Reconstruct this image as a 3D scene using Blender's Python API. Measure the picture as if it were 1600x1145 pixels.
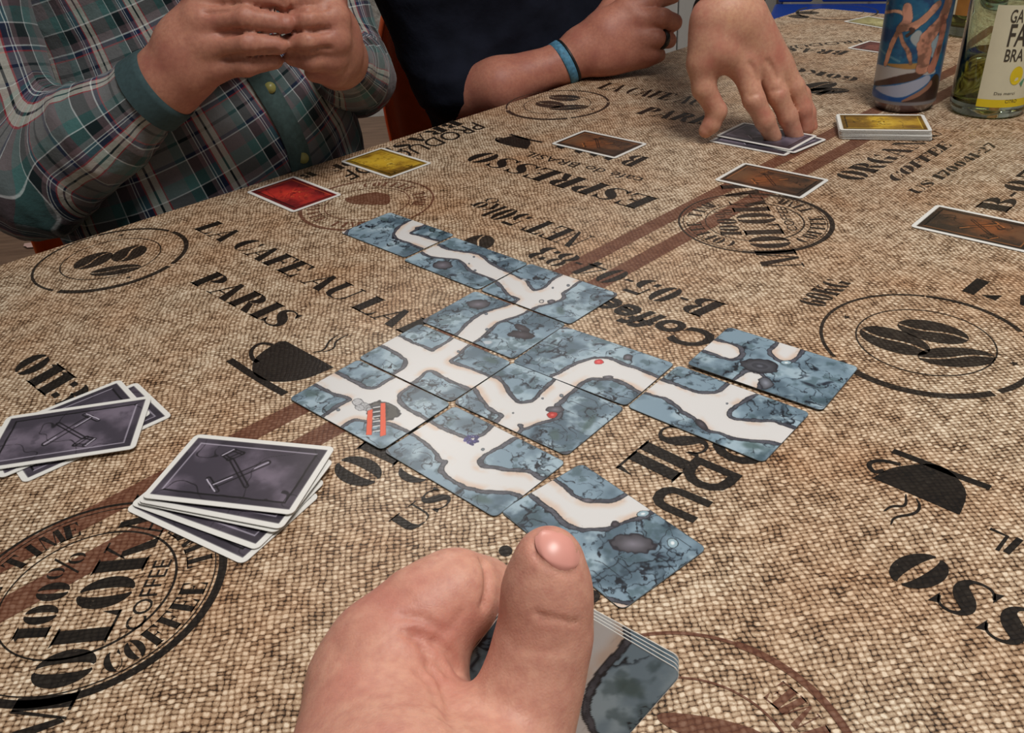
import bpy, math
import numpy as np
from mathutils import Vector, Matrix
from mathutils.geometry import tessellate_polygon

for o in list(bpy.data.objects):
    bpy.data.objects.remove(o, do_unlink=True)
SC = bpy.context.scene
COL = SC.collection

# ------------------------------------------------------------------ camera
CAM_H, PITCH, ROLL, FPX = 0.29343, 0.563304, -0.0736287, 1338.105
_cp, _sp = math.cos(PITCH), math.sin(PITCH)
_cr, _sr = math.cos(ROLL), math.sin(ROLL)
FWD = np.array([0, _cp, -_sp])
_R0 = np.array([1.0, 0, 0]); _U0 = np.array([0, _sp, _cp])
RT = _cr*_R0 + _sr*_U0
UP = -_sr*_R0 + _cr*_U0
CC = np.array([0, 0, CAM_H])
cd = bpy.data.cameras.new('camera')
cd.sensor_width = 36.0
cd.lens = FPX/1600.0*36.0
cd.clip_start = 0.01
cam = bpy.data.objects.new('camera', cd)
COL.objects.link(cam)
M = Matrix(((RT[0], UP[0], -FWD[0], 0), (RT[1], UP[1], -FWD[1], 0), (RT[2], UP[2], -FWD[2], CAM_H), (0, 0, 0, 1)))
cam.matrix_world = M
SC.camera = cam

# ------------------------------------------------------------------ world, lamps, exposure
SC.view_settings.view_transform = 'Standard'
SC.view_settings.look = 'None'
SC.view_settings.gamma = 1.0
SC.view_settings.use_curve_mapping = False
SC.view_settings.exposure = 0.0
w = bpy.data.worlds.new('room_light'); SC.world = w
w.use_nodes = True
w.node_tree.nodes['Background'].inputs[0].default_value = (1.0, 0.96, 0.90, 1)
w.node_tree.nodes['Background'].inputs[1].default_value = 0.15
def area(name, loc, target, size, energy, color):
    ld = bpy.data.lights.new(name, 'AREA'); ld.shape = 'RECTANGLE'
    ld.size, ld.size_y = size; ld.energy = energy; ld.color = color
    o = bpy.data.objects.new(name, ld); COL.objects.link(o)
    o.location = loc
    o.rotation_euler = (Vector(target)-Vector(loc)).to_track_quat('-Z', 'Y').to_euler()
    return o
area('ceiling_light', (0.42, 0.15, 1.60), (0.12, 0.45, 0), (0.7, 0.5), 25.0, (1.0, 0.95, 0.90))
area('ceiling_light', (-0.2, 2.9, 1.62), (0.0, 1.6, 0), (1.0, 0.6), 27.0, (1.0, 0.93, 0.85))

# ------------------------------------------------------------------ geometry helpers
def T3(px, z=0.0):
    """photo pixel -> point on the horizontal plane at height z"""
    px = np.asarray(px, float)
    d = FWD + ((px[..., 0:1]-800)/FPX)*RT - ((px[..., 1:2]-572.5)/FPX)*UP
    t = (z-CAM_H)/d[..., 2:3]
    return CC + d*t
def D3(u, v, depth):
    """point seen along a direction at a given distance"""
    return CC + depth*(FWD + (u-800)/FPX*RT - (v-572.5)/FPX*UP)
def put(name, me, mat=None, parent=None, **props):
    o = bpy.data.objects.new(name, me); COL.objects.link(o)
    if mat is not None:
        for m in (mat if isinstance(mat, (list, tuple)) else [mat]):
            me.materials.append(m)
    if parent is not None: o.parent = parent
    for k, v in props.items(): o[k] = v
    return o
def mesh_from(name, V, F, smooth=False):
    me = bpy.data.meshes.new(name)
    me.from_pydata([tuple(map(float, v)) for v in V], [], [tuple(map(int, f)) for f in F])
    if smooth: me.polygons.foreach_set('use_smooth', [True]*len(me.polygons))
    me.update()
    return me
class MB:
    def __init__(s): s.V = []; s.F = []; s.S = []
    def add(s, V, F, smooth=False):
        n = len(s.V); s.V += [tuple(v) for v in V]; s.F += [tuple(i+n for i in f) for f in F]; s.S += [smooth]*len(F)
    def box(s, c, h, R=None, bev=0.0):
        cx = []
        for sx in (-1, 1):
            for sy in (-1, 1):
                for sz in (-1, 1):
                    v = np.array([sx*h[0], sy*h[1], sz*h[2]])
                    if R is not None: v = R@v
                    cx.append(np.array(c)+v)
        s.add(cx, [(0, 1, 3, 2), (4, 6, 7, 5), (0, 4, 5, 1), (2, 3, 7, 6), (0, 2, 6, 4), (1, 5, 7, 3)])
    def tube(s, pts, r, n=10, cap=True, smooth=True):
        pts = [np.array(p, float) for p in pts]
        rs = r if isinstance(r, (list, tuple)) else [r]*len(pts)
        rings = []
        for i, p in enumerate(pts):
            a = pts[max(i-1, 0)]; b = pts[min(i+1, len(pts)-1)]
            t = (b-a)/np.linalg.norm(b-a)
            q = np.array([0, 0, 1.0]) if abs(t[2]) < 0.9 else np.array([1.0, 0, 0])
            e = np.cross(t, q); e /= np.linalg.norm(e); f = np.cross(t, e)
            rings.append([p+rs[i]*(math.cos(2*math.pi*k/n)*e+math.sin(2*math.pi*k/n)*f) for k in range(n)])
        V = [v for g in rings for v in g]; F = []
        for i in range(len(pts)-1):
            for k in range(n):
                F.append((i*n+k, i*n+(k+1) % n, (i+1)*n+(k+1) % n, (i+1)*n+k))
        if cap:
            F.append(tuple(range(n))[::-1]); F.append(tuple((len(pts)-1)*n+k for k in range(n)))
        s.add(V, F, smooth)
    def lathe(s, prof, c=(0, 0, 0), n=48, smooth=True):
        V = []; F = []
        for (r, z) in prof:
            for k in range(n):
                a = 2*math.pi*k/n
                V.append((c[0]+r*math.cos(a), c[1]+r*math.sin(a), c[2]+z))
        for i in range(len(prof)-1):
            for k in range(n):
                F.append((i*n+k, i*n+(k+1) % n, (i+1)*n+(k+1) % n, (i+1)*n+k))
        s.add(V, F, smooth)
    def build(s, name, mat, parent=None, **props):
        me = bpy.data.meshes.new(name)
        me.from_pydata([tuple(map(float, v)) for v in s.V], [], s.F)
        me.polygons.foreach_set('use_smooth', s.S)
        me.update()
        return put(name, me, mat, parent, **props)
def empty(name, loc, **props):
    o = bpy.data.objects.new(name, None); COL.objects.link(o); o.location = loc
    o.empty_display_size = 0.05
    for k, v in props.items(): o[k] = v
    return o
def srgb(r, g, b):
    f = lambda c: c/12.92 if c <= 0.04045 else ((c+0.055)/1.055)**2.4
    return (f(r/255), f(g/255), f(b/255), 1.0)
def lin(a):
    a = np.asarray(a, float)/255.0
    return np.where(a <= 0.04045, a/12.92, ((a+0.055)/1.055)**2.4)

# ------------------------------------------------------------------ node helpers
class NT:
    def __init__(s, name):
        s.m = bpy.data.materials.new(name); s.m.use_nodes = True
        s.t = s.m.node_tree; s.N = s.t.nodes; s.L = s.t.links
        s.b = s.N['Principled BSDF']
    def n(s, typ, **kw):
        x = s.N.new(typ)
        for k, v in kw.items(): setattr(x, k, v)
        return x
    def put(s, sock, v):
        if isinstance(v, bpy.types.NodeSocket): s.L.new(v, sock)
        elif v is not None: sock.default_value = v
    def math(s, op, a, b=None, c=None, clamp=False):
        x = s.n('ShaderNodeMath', operation=op, use_clamp=clamp)
        s.put(x.inputs[0], a)
        if b is not None: s.put(x.inputs[1], b)
        if c is not None: s.put(x.inputs[2], c)
        return x.outputs[0]
    def mix(s, f, a, b, mode='MIX'):
        x = s.n('ShaderNodeMix', data_type='RGBA', blend_type=mode)
        s.put(x.inputs[0], f); s.put(x.inputs[6], a); s.put(x.inputs[7], b)
        return x.outputs[2]
    def ramp(s, f, stops, interp='LINEAR'):
        x = s.n('ShaderNodeValToRGB'); cr = x.color_ramp; cr.interpolation = interp
        while len(cr.elements) < len(stops): cr.elements.new(0.5)
        for e, (p, c) in zip(cr.elements, stops):
            e.position = p; e.color = c if len(c) == 4 else (*c, 1)
        s.put(x.inputs[0], f)
        return x.outputs[0]
    def noise(s, vec, scale, detail=3.0, rough=0.5, out=0, dim='3D'):
        x = s.n('ShaderNodeTexNoise', noise_dimensions=dim)
        if vec is not None: s.put(x.inputs['Vector'], vec)
        x.inputs['Scale'].default_value = scale; x.inputs['Detail'].default_value = detail
        x.inputs['Roughness'].default_value = rough
        return x.outputs[out]
    def bump(s, h, strength, dist):
        x = s.n('ShaderNodeBump'); s.put(x.inputs['Height'], h)
        x.inputs['Strength'].default_value = strength; x.inputs['Distance'].default_value = dist
        s.L.new(x.outputs[0], s.b.inputs['Normal'])
    def obj(s): return s.n('ShaderNodeTexCoord').outputs['Object']
def simple(name, col, rough=0.5, metal=0.0, var=0.08, scale=60, bump=0.0, bdist=0.001, spec=0.5):
    t = NT(name); c = t.obj()
    n = t.noise(c, scale, 4)
    a = tuple(max(0, x*(1-var)) for x in col[:3])+(1,); b = tuple(min(1, x*(1+var)) for x in col[:3])+(1,)
    t.put(t.b.inputs['Base Color'], t.ramp(n, [(0.3, a), (0.7, b)]))
    t.b.inputs['Roughness'].default_value = rough; t.b.inputs['Metallic'].default_value = metal
    t.b.inputs['Specular IOR Level'].default_value = spec
    if bump: t.bump(t.noise(c, scale*3, 3), bump, bdist)
    return t.m

# burlap print on oilcloth: one weave, printed with different inks
WEAVE = math.radians(3.7)
def weave_material(name, ink=None, cover=1.0, worn=0.12):
    t = NT(name); c = t.obj()
    dn = t.noise(c, 150, 3, 0.6, out=1)
    dv = t.n('ShaderNodeVectorMath', operation='MULTIPLY_ADD')
    t.put(dv.inputs[0], dn); dv.inputs[1].default_value = (0.0030, 0.0024, 0)
    t.put(dv.inputs[2], c)
    d2 = t.noise(c, 22, 2, 0.5, out=1)
    dv2 = t.n('ShaderNodeVectorMath', operation='MULTIPLY_ADD')
    t.put(dv2.inputs[0], d2); dv2.inputs[1].default_value = (0.010, 0.009, 0)
    t.put(dv2.inputs[2], dv.outputs[0])
    mp = t.n('ShaderNodeMapping'); mp.inputs['Rotation'].default_value = (0, 0, -WEAVE)
    mp.inputs['Scale'].default_value = (1/0.00305, 1/0.00250, 0)
    t.put(mp.inputs['Vector'], dv2.outputs[0])
    sx = t.n('ShaderNodeSeparateXYZ'); t.put(sx.inputs[0], mp.outputs[0])
    x, y = sx.outputs[0], sx.outputs[1]
    fx, fy = t.math('FLOOR', x), t.math('FLOOR', y)
    PI = math.pi
    wx = t.math('POWER', t.math('ABSOLUTE', t.math('SINE', t.math('MULTIPLY', x, PI))), 0.55)
    wy = t.math('POWER', t.math('ABSOLUTE', t.math('SINE', t.math('MULTIPLY', y, PI))), 0.50)
    def half(p, par, off):
        a = t.math('MULTIPLY_ADD', t.math('ADD', p, par), PI, off)
        return t.math('MULTIPLY_ADD', t.math('SINE', a), 0.5, 0.5)
    hw = t.math('MULTIPLY', wx, half(y, fx, 0.0))
    hf = t.math('MULTIPLY', wy, t.math('POWER', half(x, fy, PI), .6))
    hf = t.math('MULTIPLY', hf, .74)
    h = t.math('MAXIMUM', hw, hf)
    cb = t.n('ShaderNodeCombineXYZ'); t.put(cb.inputs[0], fx); t.put(cb.inputs[1], fy)
    wn = t.n('ShaderNodeTexWhiteNoise'); wn.noise_dimensions = '2D'; t.put(wn.inputs['Vector'], cb.outputs[0])
    stitch = wn.outputs['Value']
    slub = t.noise(c, 70, 4, 0.65)
    fib = t.noise(c, 1300, 2, 0.6)
    hh = t.math('ADD', h, t.math('MULTIPLY_ADD', stitch, 0.36, -0.16))
    hh = t.math('ADD', hh, t.math('MULTIPLY_ADD', slub, 0.8, -0.40))
    hh = t.math('ADD', hh, t.math('MULTIPLY_ADD', fib, 0.5, -0.25))
    base = t.ramp(hh, [(0.16, srgb(40, 28, 19)), (0.33, srgb(104, 82, 61)), (0.50, srgb(156, 131, 106)),
                       (0.74, srgb(188, 167, 141)), (1.0, srgb(230, 216, 194))])
    big = t.noise(c, 9, 4, 0.65)
    base = t.mix(t.math('MULTIPLY_ADD', big, 2.2, -0.85, clamp=True), base, t.mix(1.0, base, srgb(226, 188, 156), 'MULTIPLY'))
    if ink is not None:
        wv = t.noise(c, 900, 2, 0.7)
        w2 = t.noise(c, 60, 3, 0.6)
        f = t.math('MULTIPLY_ADD', w2, 0.35, t.math('MULTIPLY', wv, 0.75))
        f = t.ramp(f, [(0.30, (1-worn*5,)*3), (0.42, (1, 1, 1))])
        f = t.math('MULTIPLY', f, cover)
        dark = t.mix(0.80, t.mix(1.0, base, tuple(min(1, v*3) for v in ink[:3])+(1,), 'MULTIPLY'), ink)
        base = t.mix(f, base, dark)
    t.put(t.b.inputs['Base Color'], base)
    t.b.inputs['Roughness'].default_value = 0.40
    t.b.inputs['Specular IOR Level'].default_value = 0.26
    t.bump(t.math('ADD', h, t.math('MULTIPLY', t.noise(c, 30, 2), 0.8)), 0.16, 0.0007)
    return t.m
M_CLOTH = weave_material('burlap_print')
M_INK = weave_material('black_print', srgb(20, 18, 17), 0.98, 0.05)
M_INK2 = weave_material('brown_print', srgb(96, 57, 42), 0.88, 0.03)
M_INK3 = weave_material('worn_black_print', srgb(24, 21, 20), 0.95, 0.14)
# ================================================================== TABLE AND CLOTH
ANG = math.radians(40.6)
E1 = np.array([math.cos(ANG), math.sin(ANG), 0.0]); E2 = np.array([math.sin(ANG), -math.cos(ANG), 0.0])
A0 = np.array([-0.435, 0.69, 0.0])
def TB(s, d, z=0.0): return A0 + E1*s + E2*d + np.array([0, 0, z])
TS0, TS1, TD1 = -0.95, 1.30, 1.02      # table extent along and across
def rrect(s0, s1, d0, d1, r, n=8):
    out = []
    for (cx, cy, a0) in ((s1-r, d1-r, 0), (s0+r, d1-r, 90), (s0+r, d0+r, 180), (s1-r, d0+r, 270)):
        for k in range(n+1):
            a = math.radians(a0+90*k/n); out.append((cx+r*math.cos(a), cy+r*math.sin(a)))
    return out
def slab(mb, outline, z0, z1):
    n = len(outline)
    V = [TB(s, d, z0) for s, d in outline]+[TB(s, d, z1) for s, d in outline]
    mb.add(V, [tuple(range(n)), tuple(range(2*n-1, n-1, -1))]+[(i, i+n, (i+1) % n+n, (i+1) % n) for i in range(n)])
M_WOOD = NT('beech_wood'); _c = M_WOOD.obj()
_w = M_WOOD.n('ShaderNodeTexWave'); _w.inputs['Scale'].default_value = 9; _w.inputs['Distortion'].default_value = 5; _w.inputs['Detail'].default_value = 3
M_WOOD.put(_w.inputs[0], _c)
M_WOOD.put(M_WOOD.b.inputs['Base Color'], M_WOOD.ramp(_w.outputs[1], [(0, srgb(150, 108, 70)), (1, srgb(186, 146, 102))]))
M_WOOD.b.inputs['Roughness'].default_value = 0.45; M_WOOD = M_WOOD.m
table = empty('dining_table', TB(0.14, 0.5, -0.75), label='long wooden dining table hidden under the printed burlap-look cloth', category='table')
def child(o, parent):
    """keep world coordinates for geometry authored in world space"""
    o.parent = parent; o.matrix_parent_inverse = Matrix.Translation(-parent.location)
    return o
mb = MB(); slab(mb, rrect(TS0+.004, TS1-.004, .004, TD1-.004, .04), -0.030, -0.0035)
child(mb.build('tabletop', M_WOOD), table)
for s in (TS0+.09, TS1-.12):
    for d in (.12, TD1-.12):
        mb = MB(); c = TB(s, d)
        mb.tube([c+[0, 0, -.03], c+[0, 0, -.75]], [.032, .022], 16); child(mb.build('leg', M_WOOD), table)
# the cloth: top sheet with a rolled edge and a short gently waving drop
mb = MB(); rings = []
base_o = rrect(TS0, TS1, 0, TD1, .045, 10)
prof = [(-.0020, 0.0), (0.0012, -.0016), (0.0022, -.005), (0.003, -.02), (0.005, -.07), (0.008, -.14)]
cs, cdn = (TS0+TS1)/2, TD1/2
dense = []
for i in range(len(base_o)):
    a = np.array(base_o[i]); b = np.array(base_o[(i+1) % len(base_o)]); L = np.linalg.norm(b-a); m = max(1, int(L/.03))
    for k in range(m): dense.append(a+(b-a)*k/m)
dense = np.array(dense); nd = len(dense)
tan = np.roll(dense, -1, 0)-np.roll(dense, 1, 0); tan /= np.linalg.norm(tan, axis=1)[:, None]
nor = np.c_[tan[:, 1], -tan[:, 0]]
cum = np.cumsum(np.r_[0, np.linalg.norm(np.diff(dense, axis=0), axis=1)])
V = []
for j, (o_, z) in enumerate(prof):
    wv = (abs(z)/.14)*(.007*np.sin(cum*31)+.004*np.sin(cum*57+1))
    P = dense+nor*(o_+wv+(abs(z)/.14)*.006)[:, None]
    V += [TB(p[0], p[1], z) for p in P]
F = [tuple(range(nd))]
for j in range(len(prof)-1):
    for i in range(nd):
        F.append((j*nd+i, (j+1)*nd+i, (j+1)*nd+(i+1) % nd, j*nd+(i+1) % nd))
me = mesh_from('tablecloth', V, F)
me.polygons.foreach_set('use_smooth', [False]+[True]*(len(F)-1))
if me.polygons[0].normal.z < 0:
    me.flip_normals()
cloth = put('tablecloth', me, M_CLOTH, label='shiny oilcloth printed like a burlap coffee sack, spread over the whole table', category='tablecloth')
md = cloth.modifiers.new('solid', 'SOLIDIFY'); md.thickness = 0.0008; md.offset = -1

# ------------------------------------------------------------------ printed artwork on the cloth
ZK, ZB = 0.00022, 0.00011
class Ink:
    def __init__(s): s.V = []; s.F = []
    def poly(s, P, z=ZK):
        P = [np.array([p[0], p[1], z]) for p in P]
        tr = tessellate_polygon([[Vector(p) for p in P]])
        n = len(s.V); s.V += P
        for t_ in tr:
            a, b, c = [P[i] for i in t_]
            if (b-a)[0]*(c-a)[1]-(b-a)[1]*(c-a)[0] < 0: t_ = t_[::-1]
            s.F.append(tuple(i+n for i in t_))
    def strip(s, L, R, z=ZK):
        n = len(s.V); m = len(L)
        s.V += [np.array([p[0], p[1], z]) for p in L]+[np.array([p[0], p[1], z]) for p in R]
        for i in range(m-1): s.F.append((n+i, n+i+1, n+m+i+1, n+m+i))
    def stroke(s, pts, w, z=ZK, taper=False):
        pts = np.array([p[:2] for p in pts]); m = len(pts)
        t = np.gradient(pts, axis=0); t /= np.linalg.norm(t, axis=1)[:, None]
        nn = np.c_[-t[:, 1], t[:, 0]]; ww = np.full(m, w/2.)
        if taper: ww = w/2*np.sin(np.linspace(.25, math.pi-.25, m))
        s.strip(pts+nn*ww[:, None], pts-nn*ww[:, None], z)
    def build(s, name, mat, **kw):
        me = mesh_from(name, s.V, s.F)
        me.validate()
        o = put(name, me, mat, None, **kw); o.parent = cloth
        return o
def bean(i_, c, L, W_, ang, z=ZK):
    ca, sa = math.cos(ang), math.sin(ang)
    def tr(x, y): return (c[0]+x*ca-y*sa, c[1]+x*sa+y*ca)
    A = np.linspace(0, math.pi, 14)
    sw = lambda x: .16*W_*math.sin(x/L*math.pi)
    top = [(L*math.cos(a), W_*math.sin(a)) for a in A]; seam = np.linspace(-L*.94, L*.94, 9)
    i_.poly([tr(*p) for p in top]+[tr(x, sw(x)+.07*W_) for x in seam], z)
    i_.poly([tr(x, -y) for x, y in top][::-1]+[tr(x, sw(x)-.07*W_) for x in seam[::-1]], z)
def px2(pts, spec=None):
    P = np.array(pts, float)
    if spec is not None: P = P/spec[2]+np.array(spec[:2])
    return T3(P)[:, :2]
def smooth(P, it=2, closed=True):
    P = np.array(P, float)
    for _ in range(it):
        if closed:
            Q = np.roll(P, -1, 0); P = np.stack([.75*P+.25*Q, .25*P+.75*Q], 1).reshape(-1, P.shape[1])
        else:
            a, b = P[:-1], P[1:]; M_ = np.stack([.75*a+.25*b, .25*a+.75*b], 1).reshape(-1, P.shape[1])
            P = np.vstack([P[:1], M_, P[-1:]])
    return P
# --- stencil didone letters, unit cap height
def R_(a, b, c, d): return [(a, b), (c, b), (c, d), (a, d)]
def cres(cx, cy, rx, ry, t, side, n=14, gap=6, hy=.03):
    if t > .1: t = min(t*1.22, rx*.9)
    a0, a1 = (90+gap, 270-gap) if side == 'L' else (-90+gap, 90-gap)
    A = np.radians(np.linspace(a0, a1, n)); o = [(cx+rx*math.cos(a), cy+ry*math.sin(a)) for a in A]
    i = [(cx+(rx-t)*math.cos(a), cy+(ry-hy)*math.sin(a)) for a in A[::-1]]
    return o+i
def stem(x=.06, w=.28):
    return [R_(x, 0, x+w, 1), [(x-.07, 0), (x+w+.07, 0), (x+w, .05), (x, .05)], [(x, .95), (x+w, .95), (x+w+.07, 1), (x-.07, 1)]]
def arms(x, top=True, mid=True, bot=True):
    g = []
    if top: g += [R_(x, .95, x+.34, 1), [(x+.34, 1), (x+.22, .96), (x+.34, .66)]]
    if mid: g += [R_(x, .48, x+.2, .53), [(x+.2, .66), (x+.13, .505), (x+.2, .36)]]
    if bot: g += [R_(x, 0, x+.36, .05), [(x+.36, 0), (x+.36, .36), (x+.24, .04)]]
    return g
def glyph(c):
    if c == ' ': return .35, []
    if c == '-': return .34, [R_(.05, .36, .29, .46)]
    if c == '.': return .25, [R_(.06, 0, .2, .15)]
    if c == 'I': return .42, stem(.09)
    if c == 'L': return .74, stem()+arms(.34, False, False)
    if c == 'E': return .76, stem()+arms(.34)
    if c == 'F': return .70, stem()+arms(.34, bot=False)
    if c == 'T': return .84, stem(.3)+[R_(.05, .95, .28, 1), R_(.56, .95, .79, 1), [(.05, 1), (.05, .68), (.17, .96)], [(.79, 1), (.67, .96), (.79, .68)]]
    if c in 'A': return .88, [[(.10, .0), (.15, 0), (.40, .82), (.37, .9)], [(.33, 1), (.50, 1), (.82, 0), (.55, 0)], R_(.2, .28, .46, .33), R_(.0, 0, .24, .04)]
    if c == 'C': return .78, [cres(.42, .5, .38, .5, .22, 'L'), cres(.42, .5, .3, .5, .04, 'R', gap=8)[:7]+cres(.42, .5, .3, .5, .04, 'R', gap=8)[-7:], [(.72, .98), (.72, .64), (.6, .86)]]
    if c == 'G': return .86, [cres(.42, .5, .38, .5, .22, 'L'), R_(.54, .06, .76, .42), R_(.46, .4, .82, .45), [(.72, .98), (.72, .66), (.6, .88)]]
    if c in 'O0': return (.84 if c == 'O' else .72), [cres(.38, .5, .35, .52, .22, 'L', gap=8), cres(.42, .5, .35, .52, .22, 'R', gap=8)] if c == 'O' else [cres(.33, .5, .28, .5, .19, 'L'), cres(.37, .5, .28, .5, .19, 'R')]
    if c == 'D': return .86, stem()+[cres(.38, .5, .44, .5, .22, 'R')]
    if c == 'P': return .76, stem()+[cres(.34, .73, .36, .27, .2, 'R')]
    if c == 'R': return .86, stem()+[cres(.34, .73, .36, .27, .2, 'R'), [(.40, .46), (.58, .46), (.84, 0), (.58, 0)]]
    if c == 'B': return .80, stem()+[cres(.34, .74, .34, .26, .19, 'R'), cres(.34, .25, .40, .26, .2, 'R')]
    if c == 'S':
        C_ = smooth([(.63, .76), (.54, .93), (.36, .98), (.20, .90), (.17, .74), (.30, .59), (.46, .45), (.58, .28), (.55, .10), (.38, .02), (.20, .05), (.09, .22)], 2, False)
        t_ = np.gradient(C_, axis=0); t_ /= np.linalg.norm(t_, axis=1)[:, None]; n_ = np.c_[-t_[:, 1], t_[:, 0]]
        q_ = np.linspace(0, 1, len(C_)); w_ = (.022+.125*np.exp(-((q_-.5)/.17)**2))[:, None]
        L_, R2 = C_+n_*w_, C_-n_*w_
        m_ = len(C_)//2; g_ = 1
        return .76, [[tuple(v) for v in L_[:m_]]+[tuple(v) for v in R2[:m_][::-1]], [tuple(v) for v in L_[m_-1:]]+[tuple(v) for v in R2[m_-1:][::-1]], [(.66, 1), (.66, .70), (.53, .92)], [(.06, 0), (.06, .30), (.18, .08)]]
    if c == 'N': return .90, [[(.10, 1), (.34, 1), (.78, .0), (.66, .0)], R_(.12, 0, .16, .86), R_(.74, .1, .78, 1), R_(.02, 0, .28, .04), R_(.62, .96, .88, 1)]
    if c == 'M': return 1.1, [R_(.1, 0, .14, .95), [(.1, 1), (.34, 1), (.58, .1), (.50, 0)], [(.54, .0), (.58, .0), (.80, 1), (.74, 1)], R_(.76, 0, 1.0, 1), R_(.02, 0, .24, .04), R_(.70, 0, 1.06, .05)]
    if c == 'K': return .88, stem()+[[(.34, .48), (.40, .52), (.72, 1), (.64, 1)], [(.40, .60), (.56, .62), (.86, 0), (.60, 0)], R_(.56, .96, .82, 1)]
    if c == 'U': return .84, [R_(.06, .28, .28, 1), cres(.40, .30, .34, .30, .2, 'L', gap=10)[:0] or [(.06, .3), (.28, .3), (.34, .1), (.5, .03), (.5, 0), (.3, 0), (.12, .1)], [(.55, 0), (.72, .12), (.76, .3), (.76, 1), (.71, 1), (.71, .3), (.66, .12), (.55, .05)], R_(0, .95, .34, 1), R_(.62, .95, .84, 1)]
    if c == 'k': return .70, [R_(.06, 0, .24, 1), [(.3, .32), (.52, .66), (.62, .66), (.36, .3)], [(.34, .42), (.5, .42), (.68, 0), (.48, 0)]]
    if c == 'g': return .66, [cres(.30, .42, .24, .24, .15, 'L'), cres(.34, .42, .24, .24, .15, 'R'), R_(.5, .56, .66, .62), cres(.32, -.06, .26, .2, .1, 'R'), cres(.28, -.06, .24, .2, .08, 'L')]
    if c == '1': return .42, stem(.09)+[[(.09, .95), (.09, .82), (-.02, .86)]]
    if c == '2': return .70, [cres(.36, .72, .28, .28, .18, 'R'), [(.62, .6), (.30, .2), (.08, .12), (.06, 0), (.2, .1), (.5, .36)], R_(.06, 0, .64, .14), R_(.08, .62, .24, .8)]
    if c == '3': return .70, [cres(.34, .75, .28, .25, .18, 'R'), cres(.34, .27, .32, .27, .2, 'R'), R_(.06, .7, .22, .88), R_(.05, .12, .22, .3)]
    if c == '4': return .74, [R_(.40, 0, .62, 1), [(.04, .26), (.36, .94), (.36, .8), (.12, .3)], R_(.04, .22, .70, .30)]
    if c == '5': return .70, [R_(.1, .52, .15, .95), R_(.1, .86, .6, 1), cres(.32, .3, .32, .32, .2, 'R'), R_(.05, .12, .2, .3)]
    if c == '6': return .70, [cres(.35, .45, .30, .5, .19, 'L'), cres(.36, .29, .30, .29, .19, 'R'), R_(.44, .74, .6, .9)]
    if c == '7': return .66, [R_(.06, .84, .62, 1), [(.5, .84), (.62, .84), (.40, 0), (.18, 0)], [(.06, .84), (.06, .64), (.12, .84)]]
    if c == '8': return .70, [cres(.33, .75, .25, .25, .14, 'L'), cres(.37, .75, .25, .25, .14, 'R'), cres(.33, .26, .30, .26, .18, 'L'), cres(.37, .26, .30, .26, .18, 'R')]
    if c == '9': return .70, [cres(.33, .71, .28, .29, .18, 'L'), cres(.35, .55, .30, .5, .19, 'R'), R_(.08, .1, .24, .26)]
    if c == '%': return 1.0, [cres(.22, .72, .18, .26, .1, 'L'), cres(.26, .72, .18, .26, .1, 'R'), cres(.72, .28, .18, .26, .1, 'L'), cres(.76, .28, .18, .26, .1, 'R'), [(.2, 0), (.27, 0), (.78, 1), (.71, 1)]]
    return .6, [R_(.1, 0, .5, 1)]
_FC = {}
def sans_polys(s, bold=0.0):
    """outlines of the built-in font as triangles in unit cap height"""
    key = (s, bold)
    if key in _FC: return _FC[key]
    cu = bpy.data.curves.new('t', 'FONT'); cu.body = s; cu.size = 1.0; cu.resolution_u = 3; cu.offset = bold
    ob = bpy.data.objects.new('t', cu); COL.objects.link(ob)
    dg = bpy.context.evaluated_depsgraph_get(); dg.update()
    me = ob.evaluated_get(dg).to_mesh()
    V = np.array([v.co[:2] for v in me.vertices]) if len(me.vertices) else np.zeros((0, 2))
    F = [tuple(p.vertices) for p in me.polygons]
    ob.evaluated_get(dg).to_mesh_clear()
    bpy.data.objects.remove(ob); bpy.data.curves.remove(cu)
    if len(V):
        V = V/0.729*1.0
    _FC[key] = (V, F); return V, F
def text_px(ink, s, p0, p1, ph, style='st', z=ZK, bold=0.0):
    A, B, H = T3(np.array([p0, p1, ph], float))[:, :2]
    text_w(ink, s, A, B, H, style, z, bold)
def text_w(ink, s, A, B, H, style='st', z=ZK, bold=0.0):
    up = H-A
    if style == 'st':
        W = sum(glyph(c)[0] for c in s); ux = (B-A)/W; x = 0
        for c in s:
            wd, polys = glyph(c)
            for P in polys:
                ink.poly([A+ux*(x+q[0])+up*q[1] for q in P], z)
            x += wd
    else:
        V, F = sans_polys(s, bold); W = V[:, 0].max(); ux = (B-A)/W; n = len(ink.V)
        ink.V += [np.array([*(A+ux*v[0]+up*v[1]), z]) for v in V]; ink.F += [tuple(i+n for i in f) for f in F]
def lettering(items, mat=None, name='printed_lettering', z=ZK, **kw):
    for it in items:
        ink = Ink(); text_px(ink, *it[:4], *(it[4:] or ()), z=z); ink.build(name, mat or M_INK, **kw)
lettering([('LA CAFE AU LAI', (302, 357), (634, 523), (339, 345)), ('PARIS', (296, 441), (434, 516), (338, 424))])
lettering([('LA CAFE AU', (931, 138), (1092, 166), (951, 129)), ('PARIS', (991, 177), (1112, 198), (1016, 167))])
lettering([('ESPRESSO', (1031, 311), (757, 236), (993, 327)), ('B', (1016, 247), (990, 241), (988, 261))])
for (x, y) in ((876, 231), (904, 238), (928, 243), (950, 249)):
    _i = Ink(); _i.poly(px2([(x-8, y-2), (x-2, y-4), (x+8, y-1), (x+1, y+2)])); _i.build('printed_lettering', M_INK)
lettering([('café do BRASIL', (1009, 279), (828, 237), (996, 286), 'sans')])
lettering([('NET 50kg', (931, 371), (757, 311), (893, 388)), ('B-05-04-83', (1137, 476), (857, 384), (1095, 496))])
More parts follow.
